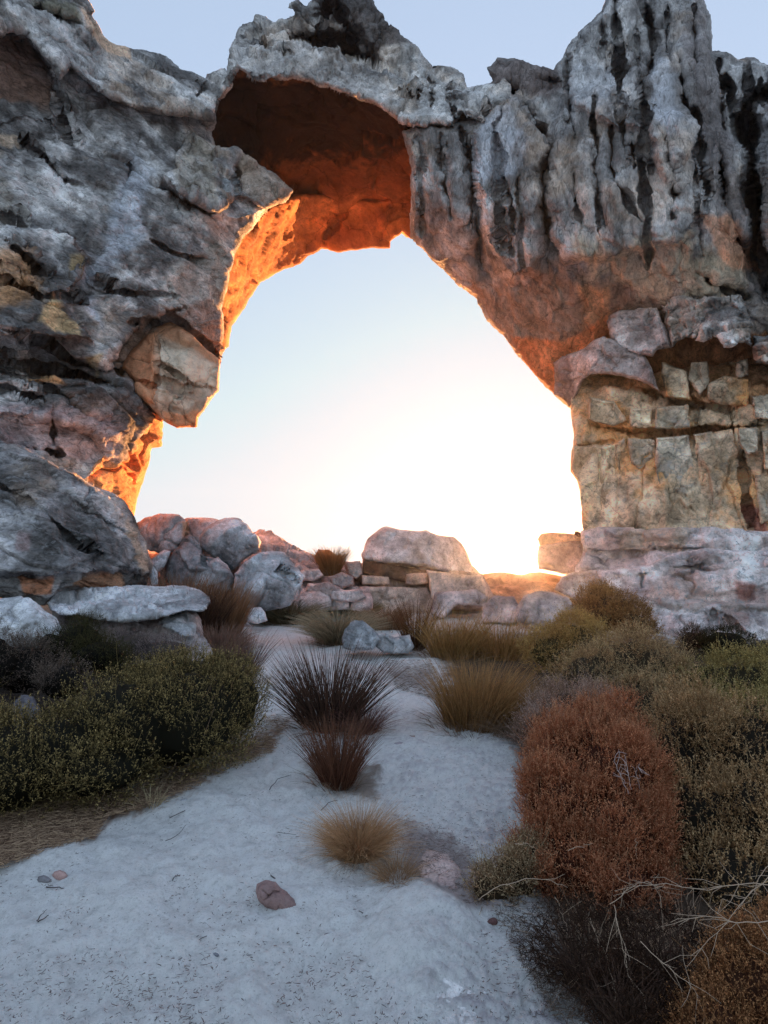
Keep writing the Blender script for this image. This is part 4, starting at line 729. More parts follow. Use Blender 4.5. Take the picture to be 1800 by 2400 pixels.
# ================================================================== PLANTS
def unit(v): return v / (np.linalg.norm(v, axis=-1, keepdims=True) + 1e-9)
def blades(N, base, brad, length, spread, width, cols, seg=4, bend=.25, lean=(0, 0), seed=0, tip=None, jitter=.0, vary=.35):
    """thin tapering stems growing from a clump; returns V,F,C"""
    r = np.random.RandomState(seed)
    th = r.uniform(0, 2 * np.pi, N); rr = np.sqrt(r.rand(N)) * brad
    b0 = np.stack([base[0] + rr * np.cos(th), base[1] + rr * np.sin(th), np.zeros(N)], -1); b0[:, 2] = gz(b0[:, 0], b0[:, 1]) - .01
    tilt = (rr / (brad + 1e-6)) ** .8 * spread * r.uniform(.55, 1.15, N)
    az = th + r.normal(0, .35, N)
    d = np.stack([np.sin(tilt) * np.cos(az) + lean[0], np.sin(tilt) * np.sin(az) + lean[1], np.cos(tilt)], -1); d = unit(d)
    L = length * (1 - vary * r.rand(N)) * (1 - .15 * (tilt / (spread + 1e-6)))
    out = unit(np.stack([np.cos(az), np.sin(az), np.zeros(N)], -1)); jit = r.normal(0, 1, (N, 3)) * jitter
    side = unit(np.cross(d, unit(r.normal(size=(N, 3)))))
    t = np.linspace(0, 1, seg + 1)
    pts = b0[:, None] + d[:, None] * (L[:, None] * t)[..., None] + (out * (bend * L * r.uniform(.2, 1.3, N))[:, None])[:, None] * (t ** 2)[None, :, None] - np.array([0, 0, 1.]) * (bend * .5 * L)[:, None, None] * (t ** 3)[None, :, None] + jit[:, None] * (t ** 1.5)[None, :, None]
    w = width * (1 - .75 * t)[None, :, None] * r.uniform(.7, 1.3, (N, 1, 1)) * .5
    Lf = pts - side[:, None] * w; Rt = pts + side[:, None] * w
    V = np.stack([Lf, Rt], 2).reshape(-1, 3); k = (seg + 1) * 2
    f = np.array([[2 * j, 2 * j + 1, 2 * j + 3, 2 * j + 2] for j in range(seg)])
    F = (np.arange(N)[:, None, None] * k + f[None]).reshape(-1, 4)
    ca, cb_ = np.array(cols[0]), np.array(cols[1]); ct = np.array(tip if tip is not None else cols[1])
    mix = r.rand(N, 1, 1); base_c = ca * (1 - mix) + cb_ * mix
    tt = (t ** 2)[None, :, None]; c = base_c * (1 - tt) + (ct * (.6 + .8 * mix)) * tt
    c = np.repeat(c[:, :, None, :], 2, 2).reshape(-1, 3)
    return V, F, c
def join(parts):
    Vs, Fs, Cs, o = [], [], [], 0
    for V, F, C in parts:
        Vs.append(V); Fs.append(F + o); Cs.append(C); o += len(V)
    kinds = {}
    for F in Fs: kinds.setdefault(F.shape[1], []).append(F)
    return np.concatenate(Vs), [np.concatenate(k) for k in kinds.values()], np.concatenate(Cs)
def sprigs(pos, d, L, k, ll, lw, cols, r, tipc=None):
    """short twigs each carrying k small leaves"""
    N = len(pos); d = unit(d); L = L * r.uniform(.6, 1.3, N) * np.where(r.rand(N) < .14, 2.2, 1.0)
    s = unit(np.cross(d, r.normal(size=(N, 3)))); tipp = pos + d * L[:, None]
    sw = .0016 + 0 * L
    Vs = np.stack([pos - s * sw[:, None], pos + s * sw[:, None], tipp], 1).reshape(-1, 3); Fs = np.arange(N * 3).reshape(-1, 3)
    mix = r.rand(N, 1); ca, cb_ = np.array(cols[0]), np.array(cols[1]); cc = ca * (1 - mix) + cb_ * mix; tc = np.array(tipc if tipc is not None else cols[1])
    Cs = np.repeat((cc * .6)[:, None], 3, 1).reshape(-1, 3)
    t = np.linspace(.2, 1, k)[None, :] + r.uniform(-.06, .06, (N, k)); t = np.clip(t, 0, 1.02)
    q = pos[:, None] + d[:, None] * (L[:, None] * t)[..., None]
    ld = unit(d[:, None] * .9 + r.normal(size=(N, k, 3)) * .62); sd2 = unit(np.cross(ld, r.normal(size=(N, k, 3))))
    l_ = ll * r.uniform(.6, 1.3, (N, k, 1)); w_ = lw * r.uniform(.7, 1.3, (N, k, 1))
    a = q; b = q + ld * l_ * .5 + sd2 * w_ * .5; c = q + ld * l_; e = q + ld * l_ * .5 - sd2 * w_ * .5
    Vl = np.stack([a, b, c, e], 2).reshape(-1, 3); Fl = np.arange(N * k * 4).reshape(-1, 4)
    tt = (t ** 2)[..., None] * .75; lc = cc[:, None] * (1 - tt) + tc * tt; lc = lc * r.uniform(.7, 1.3, (N, k, 1))
    Cl = np.repeat(lc[:, :, None], 4, 2).reshape(-1, 3)
    return (Vs, Fs, Cs), (Vl, Fl, Cl)
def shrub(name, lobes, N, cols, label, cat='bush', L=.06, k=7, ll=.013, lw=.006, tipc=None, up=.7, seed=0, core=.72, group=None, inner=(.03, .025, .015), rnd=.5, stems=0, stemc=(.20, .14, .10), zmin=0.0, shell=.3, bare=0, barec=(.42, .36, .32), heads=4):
    """lobes: (px, py, Y, rx_px, ry_px, depth_factor) ellipsoids seen at pixel px,py at distance Y"""
    r = np.random.RandomState(seed + 500); N = int(N * 1.25)
    cs, rs = [], []
    for px, py, Y, rx, ry, df in lobes:
        cs.append(P(px, py, Y)); rs.append((rx * Y / FPX, rx * Y / FPX * df, ry * Y / FPX))
    nm = len(cs)
    for j in range(nm):                       # shoots bunch into smaller heads on the main body
        for _ in range(heads):
            v = unit(r.normal(size=3) + np.array([0, -.5, .5])); f = r.uniform(.24, .42)
            cs.append(cs[j] + v * np.array(rs[j]) * r.uniform(.78, 1.0)); rs.append(tuple(np.array(rs[j]) * f * r.uniform(.85, 1.2, 3)))
    cs, rs = np.array(cs), np.array(rs)
    area = (rs[:, 0] * rs[:, 2] + rs[:, 0] * rs[:, 1] + rs[:, 1] * rs[:, 2]); li = r.choice(len(cs), N, p=area / area.sum())
    dr = unit(r.normal(size=(N, 3))); 
    lump = 1 + .30 * fbm(dr * 2.9 + li[:, None] * 5.1 + seed, 4)
    rad = (1 - shell * r.rand(N) ** 1.6) * lump * np.where(r.rand(N) < .09, r.uniform(1.0, 1.22, N), 1)
    pos = cs[li] + dr * rs[li] * rad[:, None]
    nrm = unit(dr / rs[li])
    keep = np.ones(N, bool)
    for j in range(nm):
        q = (((pos - cs[j]) / rs[j]) ** 2).sum(1); keep &= ~((q < .62) & (li != j))
    g = gz(pos[:, 0], pos[:, 1]); keep &= pos[:, 2] > g + zmin
    keep &= fbm(pos * (1.6 / max(.12, rs[:nm, 0].mean())) + seed, 3) > -.30      # gaps that let the dark cores show
    pos, nrm = pos[keep], nrm[keep]
    d = nrm * .6 + np.array([0, 0, up]) + r.normal(size=pos.shape) * rnd
    # light and dark clumps in leaf colour
    a, b = sprigs(pos, d, L, k, ll, lw, cols, r, tipc)
    cl = 1 + .45 * fbm(pos * 7 + seed, 3); b = (b[0], b[1], b[2] * np.repeat(cl, k * 4)[:, None])
    V, F, C = join([a, b]); base = (float(cs[:nm, 0].mean()), float(cs[:nm, 1].mean()), float(gz(cs[:nm, 0].mean(), cs[:nm, 1].mean())))
    root = empty(name, base, label, cat, group)
    link('foliage', make_mesh('foliage', V, F, C, M_LEAF, False, base), root)
    ns = min(260, len(pos) // 45); ii = r.choice(len(pos), ns); bd = unit(nrm[ii] * .7 + np.array([0, 0, up * 1.1]) + r.normal(size=(ns, 3)) * .35); Ls = L * r.uniform(1.6, 3.4, ns)
    cS = np.array(tipc if tipc is not None else cols[1]) * .8
    V, F, C = tubes([np.stack([pos[i] - bd[q] * Ls[q] * .3, pos[i] + bd[q] * Ls[q] * .4 + r.normal(0, .004, 3), pos[i] + bd[q] * Ls[q]]) for q, i in enumerate(ii)], ll * .11, ll * .05, cS, sides=3, seed=seed)
    link('shoots', make_mesh('shoots', V, [F], C, M_LEAF, True, base), root)['kind'] = 'stuff'
    # added dark cores that keep light from passing through, and branches
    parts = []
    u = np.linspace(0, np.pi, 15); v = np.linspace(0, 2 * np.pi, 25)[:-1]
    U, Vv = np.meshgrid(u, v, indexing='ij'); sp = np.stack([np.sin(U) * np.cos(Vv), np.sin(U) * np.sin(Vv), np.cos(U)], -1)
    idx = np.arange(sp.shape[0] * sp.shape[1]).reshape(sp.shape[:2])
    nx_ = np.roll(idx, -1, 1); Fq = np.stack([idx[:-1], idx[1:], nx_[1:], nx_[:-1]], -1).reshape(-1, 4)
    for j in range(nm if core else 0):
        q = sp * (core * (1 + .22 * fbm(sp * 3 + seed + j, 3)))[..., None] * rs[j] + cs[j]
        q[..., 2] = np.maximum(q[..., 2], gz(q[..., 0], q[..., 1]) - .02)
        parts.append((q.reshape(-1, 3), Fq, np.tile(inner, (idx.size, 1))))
    for V, F, C in parts: link('light_stop_core', make_mesh('light_stop_core', V, [F], C, M_LEAF, True, base), root)
    if stems:
        ns = stems; j = r.choice(nm, ns); top = cs[j] + unit(r.normal(size=(ns, 3))) * rs[j] * .98; top[:, 2] = np.maximum(top[:, 2], gz(top[:, 0], top[:, 1]) + .03)
        bs = np.stack([cs[j, 0] + r.normal(0, .2, ns) * rs[j, 0], cs[j, 1] + r.normal(0, .2, ns) * rs[j, 1], 0 * cs[j, 0]], -1); bs[:, 2] = gz(bs[:, 0], bs[:, 1])
        V, F, C = tubes([np.stack([bs[i], .5 * (bs[i] + top[i]) + r.normal(0, .02, 3), top[i]]) for i in range(ns)], .004, .0015, stemc)
        link('branches', make_mesh('branches', V, [F], C, M_TWIG, True, base), root)['kind'] = 'stuff'
    return root
def tubes(paths, r0, r1, col, sides=4, colvar=.25, seed=3):
    r = np.random.RandomState(seed); Vs, Fs, Cs, o = [], [], [], 0
    for p in paths:
        p = np.asarray(p, float); n = len(p); tg = unit(np.gradient(p, axis=0)); a = unit(np.cross(tg, np.array([.3, .2, 1.0]))); b = np.cross(tg, a)
        ang = np.linspace(0, 2 * np.pi, sides + 1)[:-1]; rad = np.linspace(r0, r1, n)
        V = p[:, None] + rad[:, None, None] * (np.cos(ang)[None, :, None] * a[:, None] + np.sin(ang)[None, :, None] * b[:, None])
        idx = np.arange(n * sides).reshape(n, sides); nx_ = np.roll(idx, -1, 1)
        Fs.append(np.stack([idx[:-1], nx_[:-1], nx_[1:], idx[1:]], -1).reshape(-1, 4) + o); Vs.append(V.reshape(-1, 3)); o += n * sides
        Cs.append(np.tile(np.array(col) * (1 + colvar * r.uniform(-1, 1)), (n * sides, 1)))
    return np.concatenate(Vs), np.concatenate(Fs), np.concatenate(Cs)
def reed(name, px, py, label, N, hpx, wpx, cols, spread=.5, width=.004, cat='reed clump', bend=.15, lean=(0, 0), seed=0, tip=None, brad=.25, group=None, jitter=.02, seg=4, vary=.35, Yg=None, Y=None):
    g = G(px, py) if Y is None and Yg is None else P(px, py, Y or Yg); Yd = float(g[1]); m = Yd / FPX
    h = hpx * m * 1.05
    if Yg: h = float(P(px, py - hpx, Yg)[2] - gz(g[0], Yg)) * 1.1
    w = wpx * m * .5; br = max(.02, w * brad)
    b = (float(g[0]), Yd + br * .6, float(gz(g[0], g[1] + br * .6)))
    root = empty(name, b, label, cat, group)
    off = 0.0
    V, F, C = blades(N, b, br, h, spread, width, cols, seg=seg, bend=bend, lean=lean, seed=seed, tip=tip, jitter=jitter, vary=vary)
    if Y is not None:
        dz = float(g[2]) - b[2]; V = V + np.array([0, 0, dz]); b = (b[0], b[1], float(g[2])); root.location = b
    link('stems', make_mesh('stems', V, [F], C, M_REED, False, b), root)
    V2, F2, C2 = blades(max(20, N // 5), b, br * 1.5, h * .35, spread * 2.0, width * .9, ((.16, .11, .08), (.28, .20, .14)), seg=3, bend=.5, seed=seed + 9, jitter=.03)
    if Y is not None: V2 = V2 + np.array([0, 0, dz])
    link('dry_litter_skirt', make_mesh('dry_litter_skirt', V2, [F2], C2, M_REED, False, b), root)
    return root
OLIVE = ((.035, .038, .016), (.10, .095, .035)); RUST = ((0.208, 0.072, 0.029), (0.480, 0.192, 0.072)); KHAKI = ((0.150, 0.112, 0.053), (0.390, 0.300, 0.150))
GOLD = ((0.176, 0.095, 0.030), (0.432, 0.257, 0.095)); DARKR = ((.035, .022, .016), (.11, .06, .04)); STRAW = ((0.338, 0.260, 0.156), (0.624, 0.494, 0.312)); REDR = ((0.135, 0.045, 0.027), (0.390, 0.150, 0.083))
# --- left side
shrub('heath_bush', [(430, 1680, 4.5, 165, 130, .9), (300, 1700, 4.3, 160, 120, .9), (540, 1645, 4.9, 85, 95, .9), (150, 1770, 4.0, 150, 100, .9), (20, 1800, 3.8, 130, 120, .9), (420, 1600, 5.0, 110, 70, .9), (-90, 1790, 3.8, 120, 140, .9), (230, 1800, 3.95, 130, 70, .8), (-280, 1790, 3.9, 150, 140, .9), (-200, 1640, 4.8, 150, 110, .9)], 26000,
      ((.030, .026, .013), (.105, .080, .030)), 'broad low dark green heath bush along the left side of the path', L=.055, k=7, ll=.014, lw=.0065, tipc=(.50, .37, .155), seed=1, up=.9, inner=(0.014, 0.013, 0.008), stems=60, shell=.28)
shrub('heath_bush', [(60, 1570, 5.7, 90, 70, .8), (-30, 1560, 5.5, 90, 80, .8), (150, 1600, 5.3, 60, 50, .8)], 5000, ((0.084, 0.060, 0.048), (0.192, 0.144, 0.108)), 'dull brown twiggy bush behind the dark green bush at the left edge', L=.07, k=6, ll=.013, lw=.005, tipc=(0.312, 0.240, 0.204), seed=2, inner=(0.012, 0.010, 0.008), rnd=.6)
shrub('heath_bush', [(190, 1505, 6.3, 60, 50, .8), (235, 1540, 6.0, 70, 45, .8), (120, 1520, 6.3, 40, 45, .8)], 3000, ((.03, .03, .014), (.09, .08, .03)), 'dark olive bush in the shade below the flat-topped rock', L=.06, k=6, ll=.013, lw=.006, seed=3, inner=(.008, .007, .005))
shrub('heath_bush', [(300, 1520, 6.9, 75, 40, .8), (390, 1530, 6.8, 70, 36, .8)], 2600, ((0.150, 0.112, 0.105), (0.330, 0.255, 0.240)), 'dusty grey-brown bush growing against the flat-topped rock foot', L=.06, k=6, ll=.012, lw=.005, tipc=(0.420, 0.345, 0.330), seed=4, inner=(0.075, 0.060, 0.053), rnd=.7)
reed('reed_clump', 560, 1605, 'stiff dark reed clump rising behind the tip of the dark green bush', 330, 150, 150, ((.05, .03, .025), (.20, .12, .095)), spread=.6, width=.007, seed=5, brad=.3)
for i, (px, py, h, w, lb, cl, sp, yg) in enumerate([(405, 1410, 85, 120, 'rusty dark reed clump in the gap below the boulder pile', ((.10, .05, .03), (.26, .15, .09)), .4, 10.5), (510, 1450, 105, 100, 'rust-brown reed clump right of the flat-topped rock', ((.11, .055, .03), (.30, .17, .09)), .42, 10.2), (505, 1500, 50, 80, 'low reddish dead brush beside the flat-topped rock foot', ((.13, .08, .06), (.28, .18, .14)), .9, 8.8), (455, 1430, 80, 90, 'dark brown reeds between two rusty clumps by the flat-topped rock', DARKR, .4, 9.6)]):
    reed('reed_clump', px, py, lb, 900, h, w, cl, spread=sp, width=.014, seed=10 + i, brad=.7, Yg=yg)
def tussock(px, py, hpx, wpx, label, cols, N=900, seed=0, width=.008, tip=None, Y=None, spread=.85, bend=.42, **k):
    return reed('grass_tussock', px, py, label, int(N * 1.5), hpx * 1.3, wpx, cols, spread=spread, width=width, cat='grass tussock', bend=bend, seed=seed, tip=tip, brad=.66, Y=Y, **k)
tussock(675, 1462, 62, 125, 'rounded olive grass tussock at the end of the sandy path', ((.07, .06, .03), (.22, .18, .10)), 1500, 20, tip=(.36, .30, .19), width=.014)
tussock(790, 1512, 88, 95, 'pale straw-coloured tussock left of the grey pointed stone', ((.14, .11, .06), (.32, .26, .16)), 1200, 21, tip=(.44, .37, .25), width=.011)
tussock(905, 1478, 55, 110, 'reddish dry grass right of the pale tussock', ((.14, .08, .045), (.30, .19, .11)), 700, 22, width=.013, spread=.5)
tussock(845, 1445, 40, 90, 'low yellowish grass at the foot of the layered rock', ((.14, .10, .05), (.30, .23, .12)), 600, 23, width=.013)
tussock(775, 1348, 62, 55, 'rusty grass tuft growing on the skyline bedrock', ((.16, .07, .025), (.30, .16, .06)), 500, 24, width=.016, Y=16.0, spread=.45, bend=.2)
reed('reed_clump', 768, 1712, 'large dark spiky reed clump in the middle of the path', 850, 225, 290, ((.028, .018, .014), (.10, .055, .04)), spread=.80, width=.0085, seed=30, brad=.36, bend=.12, tip=(.13, .07, .045), jitter=.035)
reed('reed_clump', 850, 1720, 'fine reddish-brown brush at the right foot of the dark spiky reeds', 500, 105, 150, ((.11, .05, .04), (.22, .11, .09)), spread=.9, width=.004, seed=31, brad=.4, bend=.3)
reed('reed_clump', 790, 1845, 'reddish-brown reed clump in front of the dark spiky one', 800, 170, 190, ((.07, .028, .018), (.26, .11, .065)), spread=.50, width=.0055, seed=32, brad=.36, bend=.16, tip=(.16, .08, .05), jitter=.03)
tussock(838, 2020, 105, 95, 'round tawny grass tuft in the sandy foreground', ((.24, .12, .055), (.52, .31, .16)), 2200, 33, width=.0026, tip=(.58, .36, .20), spread=.72, bend=.45, jitter=.035, vary=.6)
tussock(930, 2070, 55, 90, 'flattened dry grass trailing right of the tawny tuft', ((.24, .13, .07), (.46, .30, .18)), 500, 34, width=.0025, tip=(.5, .33, .21), spread=1.0, jitter=.03, vary=.6)
tussock(350, 1893, 42, 60, 'small bleached straw tuft on the dark leaf litter', STRAW, 40, 35, width=.006, spread=.8, bend=.1, tip=(.6, .52, .33))
tussock(70, 1950, 24, 55, 'sparse pale sprig lying on the leaf litter at the left edge', STRAW, 18, 36, width=.005, spread=1.2, bend=.3)
# --- middle right
reed('reed_clump', 975, 1525, 'upright dark brown reeds at the left end of the right-hand bushes', 420, 150, 80, ((.05, .025, .012), (.17, .08, .035)), spread=.4, width=.009, seed=40, brad=.5)
reed('reed_clump', 1065, 1545, 'leaning amber reeds below the layered rock', 1300, 130, 170, GOLD, spread=.6, width=.009, seed=41, brad=.6, lean=(.12, 0), jitter=.08, vary=.6)
reed('reed_clump', 1180, 1545, 'amber reeds in front of the low boulder under the sun', 1200, 110, 190, GOLD, spread=.6, width=.009, seed=42, brad=.7, jitter=.08, vary=.6)
reed('reed_clump', 1125, 1715, 'dense golden-brown reed clump leaning over the sand', 2600, 185, 240, ((.10, .045, .016), (.36, .19, .07)), spread=.48, width=.0055, seed=43, brad=.62, bend=.22, lean=(.14, 0), tip=(.42, .24, .10), jitter=.06, vary=.6)
reed('reed_clump', 1215, 1735, 'fine drooping grass at the right side of the golden reed clump', 600, 110, 200, ((.14, .08, .05), (.34, .23, .15)), spread=1.0, width=.003, seed=44, brad=.4, bend=.45)
shrub('heath_bush', [(1440, 1440, 10.2, 75, 50, .7), (1395, 1420, 10.5, 50, 40, .7), (1490, 1470, 9.8, 50, 35, .7), (1405, 1390, 10.6, 22, 25, .7)], 4500, ((0.126, 0.063, 0.025), (0.308, 0.168, 0.070)), 'brown bush leaning against the pillar foot right of the sun', L=.11, k=7, ll=.03, lw=.012, tipc=(0.420, 0.238, 0.098), seed=50, up=1.1, inner=(0.056, 0.031, 0.017))
shrub('heath_bush', [(1350, 1505, 8.2, 85, 50, .8), (1290, 1530, 8.0, 60, 45, .8)], 4500, ((.26, .15, .045), (.54, .34, .12)), 'olive-gold bush below the dome-shaped boulder', L=.09, k=7, ll=.022, lw=.009, tipc=(0.510, 0.375, 0.150), seed=51, inner=(0.060, 0.045, 0.018))
shrub('heath_bush', [(1480, 1570, 6.6, 130, 80, .8), (1390, 1590, 6.4, 90, 65, .8), (1560, 1610, 6.3, 90, 60, .8), (1480, 1650, 5.9, 110, 60, .8)], 9500, ((.25, .14, .065), (.54, .33, .17)), 'wide dusty olive bush in the middle of the right-hand thicket', L=.085, k=7, ll=.018, lw=.007, tipc=(0.578, 0.459, 0.255), seed=52, inner=(0.051, 0.037, 0.022))
shrub('heath_bush', [(1320, 1670, 5.0, 75, 55, .8), (1270, 1720, 4.6, 60, 55, .8), (1390, 1660, 5.2, 60, 50, .8)], 4500, ((.26, .15, .11), (.52, .33, .25)), 'grey-brown twiggy bush between the golden reeds and the rust-red bush', L=.08, k=6, ll=.013, lw=.0045, tipc=(0.544, 0.416, 0.352), seed=53, inner=(0.080, 0.048, 0.035), rnd=.6)
shrub('heath_bush', [(1620, 1505, 9.2, 28, 30, .8)], 900, ((.06, .035, .02), (.15, .09, .05)), 'small brown bush at the bottom of the pale foot ledges', L=.09, k=6, ll=.02, lw=.008, seed=54, inner=(.025, .015, .01))
shrub('heath_bush', [(1700, 1505, 9.0, 60, 30, .8), (1670, 1512, 9.0, 35, 30, .8)], 2400, ((.018, .016, .008), (.06, .05, .02)), 'very dark green bush against the pale foot ledges', L=.07, k=7, ll=.018, lw=.008, seed=55, inner=(.008, .006, .004))
shrub('heath_bush', [(1800, 1540, 8.0, 40, 26, .8)], 900, ((.02, .018, .01), (.07, .055, .025)), 'dark low bush at the right edge under the foot ledges', L=.07, k=7, ll=.018, lw=.008, seed=56, inner=(.008, .006, .004))
shrub('heath_bush', [(1740, 1620, 5.9, 120, 75, .8), (1650, 1600, 6.2, 70, 50, .8), (1820, 1600, 6.0, 80, 70, .8), (1760, 1690, 5.2, 110, 70, .8), (1980, 1640, 5.5, 150, 90, .8)], 10500, ((.17, .12, .04), (.42, .30, .10)), 'yellow-green bush at the right edge behind the tall khaki bush', L=.08, k=7, ll=.018, lw=.0075, tipc=(0.528, 0.448, 0.192), seed=57, inner=(0.032, 0.027, 0.014))
# --- right foreground
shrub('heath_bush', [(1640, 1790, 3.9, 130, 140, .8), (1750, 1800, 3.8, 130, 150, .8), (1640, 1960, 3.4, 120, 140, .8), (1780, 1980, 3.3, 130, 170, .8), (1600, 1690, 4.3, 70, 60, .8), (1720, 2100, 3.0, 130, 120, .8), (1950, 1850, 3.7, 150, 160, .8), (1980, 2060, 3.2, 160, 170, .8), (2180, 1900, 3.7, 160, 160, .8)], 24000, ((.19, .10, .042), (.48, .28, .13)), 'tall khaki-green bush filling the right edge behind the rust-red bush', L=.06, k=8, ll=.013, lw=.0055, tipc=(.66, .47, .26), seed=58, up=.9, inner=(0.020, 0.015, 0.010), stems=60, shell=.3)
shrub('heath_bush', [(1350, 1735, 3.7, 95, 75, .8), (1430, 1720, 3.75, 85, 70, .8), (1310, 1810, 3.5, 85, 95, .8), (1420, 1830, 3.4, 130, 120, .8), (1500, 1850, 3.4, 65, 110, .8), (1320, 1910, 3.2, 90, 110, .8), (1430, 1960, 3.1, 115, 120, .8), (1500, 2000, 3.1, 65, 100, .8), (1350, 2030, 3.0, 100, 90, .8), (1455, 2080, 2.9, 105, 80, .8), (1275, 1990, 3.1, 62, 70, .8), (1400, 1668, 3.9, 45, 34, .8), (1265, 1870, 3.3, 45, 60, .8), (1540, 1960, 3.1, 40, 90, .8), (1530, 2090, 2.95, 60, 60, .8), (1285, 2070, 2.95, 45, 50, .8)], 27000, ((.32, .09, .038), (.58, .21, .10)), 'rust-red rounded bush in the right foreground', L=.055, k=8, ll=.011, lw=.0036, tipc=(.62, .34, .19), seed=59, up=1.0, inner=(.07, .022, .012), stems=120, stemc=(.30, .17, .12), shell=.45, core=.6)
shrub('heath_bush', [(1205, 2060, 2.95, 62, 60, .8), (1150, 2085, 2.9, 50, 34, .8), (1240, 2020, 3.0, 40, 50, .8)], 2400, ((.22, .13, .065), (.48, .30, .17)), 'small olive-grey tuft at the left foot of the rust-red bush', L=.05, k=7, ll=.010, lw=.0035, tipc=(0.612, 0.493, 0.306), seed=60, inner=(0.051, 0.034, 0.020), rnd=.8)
shrub('heath_bush', [(1760, 2340, 2.1, 110, 110, .8), (1830, 2260, 2.2, 80, 100, .8), (1680, 2420, 2.0, 80, 70, .8)], 6500, ((.19, .075, .03), (.38, .17, .075)), 'orange-brown bush in the bottom right corner', L=.035, k=8, ll=.008, lw=.003, tipc=(0.630, 0.330, 0.150), seed=61, inner=(0.068, 0.027, 0.014), shell=.35)
shrub('heath_bush', [(1380, 2220, 2.35, 130, 80, .7), (1550, 2240, 2.3, 120, 90, .7), (1470, 2330, 2.1, 100, 70, .7)], 3600, ((.025, .012, .008), (.07, .035, .02)), 'dark bare tangle under the front of the rust-red bush', L=.05, k=4, ll=.008, lw=.003, seed=62, inner=(.008, .005, .004), rnd=1.0, up=.2, core=0, stems=320, stemc=(.10, .06, .045))

reed('reed_clump', 1440, 2330, 'fine tan twigs drooping over the dark tangle in the right foreground', 260, 190, 300, ((.24, .14, .09), (.62, .42, .28)), spread=1.15, width=.0022, seed=70, brad=.7, bend=.7, jitter=.06, vary=.6, Yg=2.35)
reed('reed_clump', 1640, 2290, 'sprawling thin brown twigs between the dark tangle and the corner bush', 260, 180, 260, ((.24, .14, .09), (.62, .42, .28)), spread=1.2, width=.0018, seed=71, brad=.7, bend=.7, jitter=.06, vary=.6, Yg=2.4)
# dead branches
def dead_branch(name, pts, label, r0=.003, twigs=8, col=(.40, .33, .27), seed=0, tl=.09):
    r = np.random.RandomState(seed); p = np.array([P(x, y, Y) for x, y, Y in pts]); n = 14
    s = np.linspace(0, len(p) - 1, n); q = np.stack([np.interp(s, np.arange(len(p)), p[:, k]) for k in range(3)], -1)
    q[1:-1] = (q[:-2] + 2 * q[1:-1] + q[2:]) / 4; q += r.normal(0, .0025, q.shape)
    paths = []
    for _ in range(twigs):
        i = r.randint(2, n - 1); d = unit(q[i] - q[i - 1] + r.normal(0, .6, 3) * np.linalg.norm(q[i] - q[i - 1]) * 1.2); L = tl * r.uniform(.5, 1.2)
        m = q[i] + d * L * .5 + r.normal(0, .006, 3); paths.append(np.stack([q[i], m, m + unit(d + r.normal(0, .4, 3)) * L * .5]))
    b = tuple(float(v) for v in q[0]); root = empty(name, b, label, 'dead branch')
    V, F, C = tubes([q], r0, r0 * .4, col); link('stem', make_mesh('stem', V, [F], C, M_TWIG, True, b), root)
    for q2 in paths:
        V, F, C = tubes([q2], r0 * .55, r0 * .3, col); link('side_twig', make_mesh('side_twig', V, [F], C, M_TWIG, True, b), root)
db = [
 ([(1860, 2080, 2.1), (1760, 2070, 2.15), (1640, 2085, 2.2), (1540, 2070, 2.25), (1440, 2085, 2.3)], 'long pale dead branch reaching left across the dark tangle', .003, 10),
 ([(1860, 2150, 2.0), (1740, 2165, 2.0), (1660, 2145, 2.05), (1570, 2160, 2.1)], 'pale dead branch below the longest one at the right edge', .003, 9),
 ([(1850, 2040, 2.1), (1800, 2060, 2.1), (1740, 2110, 2.1), (1690, 2180, 2.05), (1620, 2240, 2.0)], 'dead branch curving down from the right edge', .0028, 8),
 ([(1120, 2110, 2.5), (1160, 2080, 2.45), (1220, 2060, 2.4), (1290, 2060, 2.4), (1330, 2080, 2.4)], 'arched pale stem over the small olive-grey tuft', .0028, 3),
 ([(1440, 2120, 2.2), (1450, 2180, 2.15), (1465, 2250, 2.1), (1485, 2320, 2.05)], 'drooping thin pale stem in front of the dark tangle', .0025, 4),
 ([(1500, 2210, 2.1), (1560, 2260, 2.05), (1620, 2310, 2.0), (1640, 2340, 2.0)], 'thin stem slanting down right through the dark tangle', .0023, 5),
 ([(1430, 2120, 2.3), (1470, 2090, 2.3), (1500, 2065, 2.3), (1530, 2070, 2.3), (1560, 2110, 2.3)], 'bent twig with a peak above the dark tangle', .0023, 4),
 ([(1380, 2150, 2.3), (1400, 2200, 2.25), (1430, 2260, 2.2), (1440, 2330, 2.1)], 'short drooping twig left of the drooping pale stem', .002, 4),
 ([(1300, 2100, 2.4), (1320, 2150, 2.35), (1330, 2180, 2.35)], 'short pale straw hanging at the left of the dark tangle', .0024, 1),
 ([(1840, 2010, 2.3), (1790, 2040, 2.3), (1765, 2090, 2.3), (1760, 2130, 2.3)], 'hooked pale twig at the right edge', .0025, 2),
 ([(1330, 1992, 2.6), (1370, 1982, 2.6), (1390, 1978, 2.6)], 'short pale straw lying on the rust-red bush', .0024, 0),
 ([(1208, 1978, 2.6), (1235, 1978, 2.6), (1252, 1986, 2.6)], 'tiny pale straw at the left side of the rust-red bush', .0024, 0),
 ([(1490, 1965, 2.6), (1492, 2010, 2.6)], 'short upright pale straw in the rust-red bush', .0022, 0)]
for i, (pts, lb, r0, tw) in enumerate(db): dead_branch('dead_branch', pts, lb, r0 * .62, tw + (5 if tw > 3 else 0), seed=i, col=(.50, .37, .27), tl=.11)
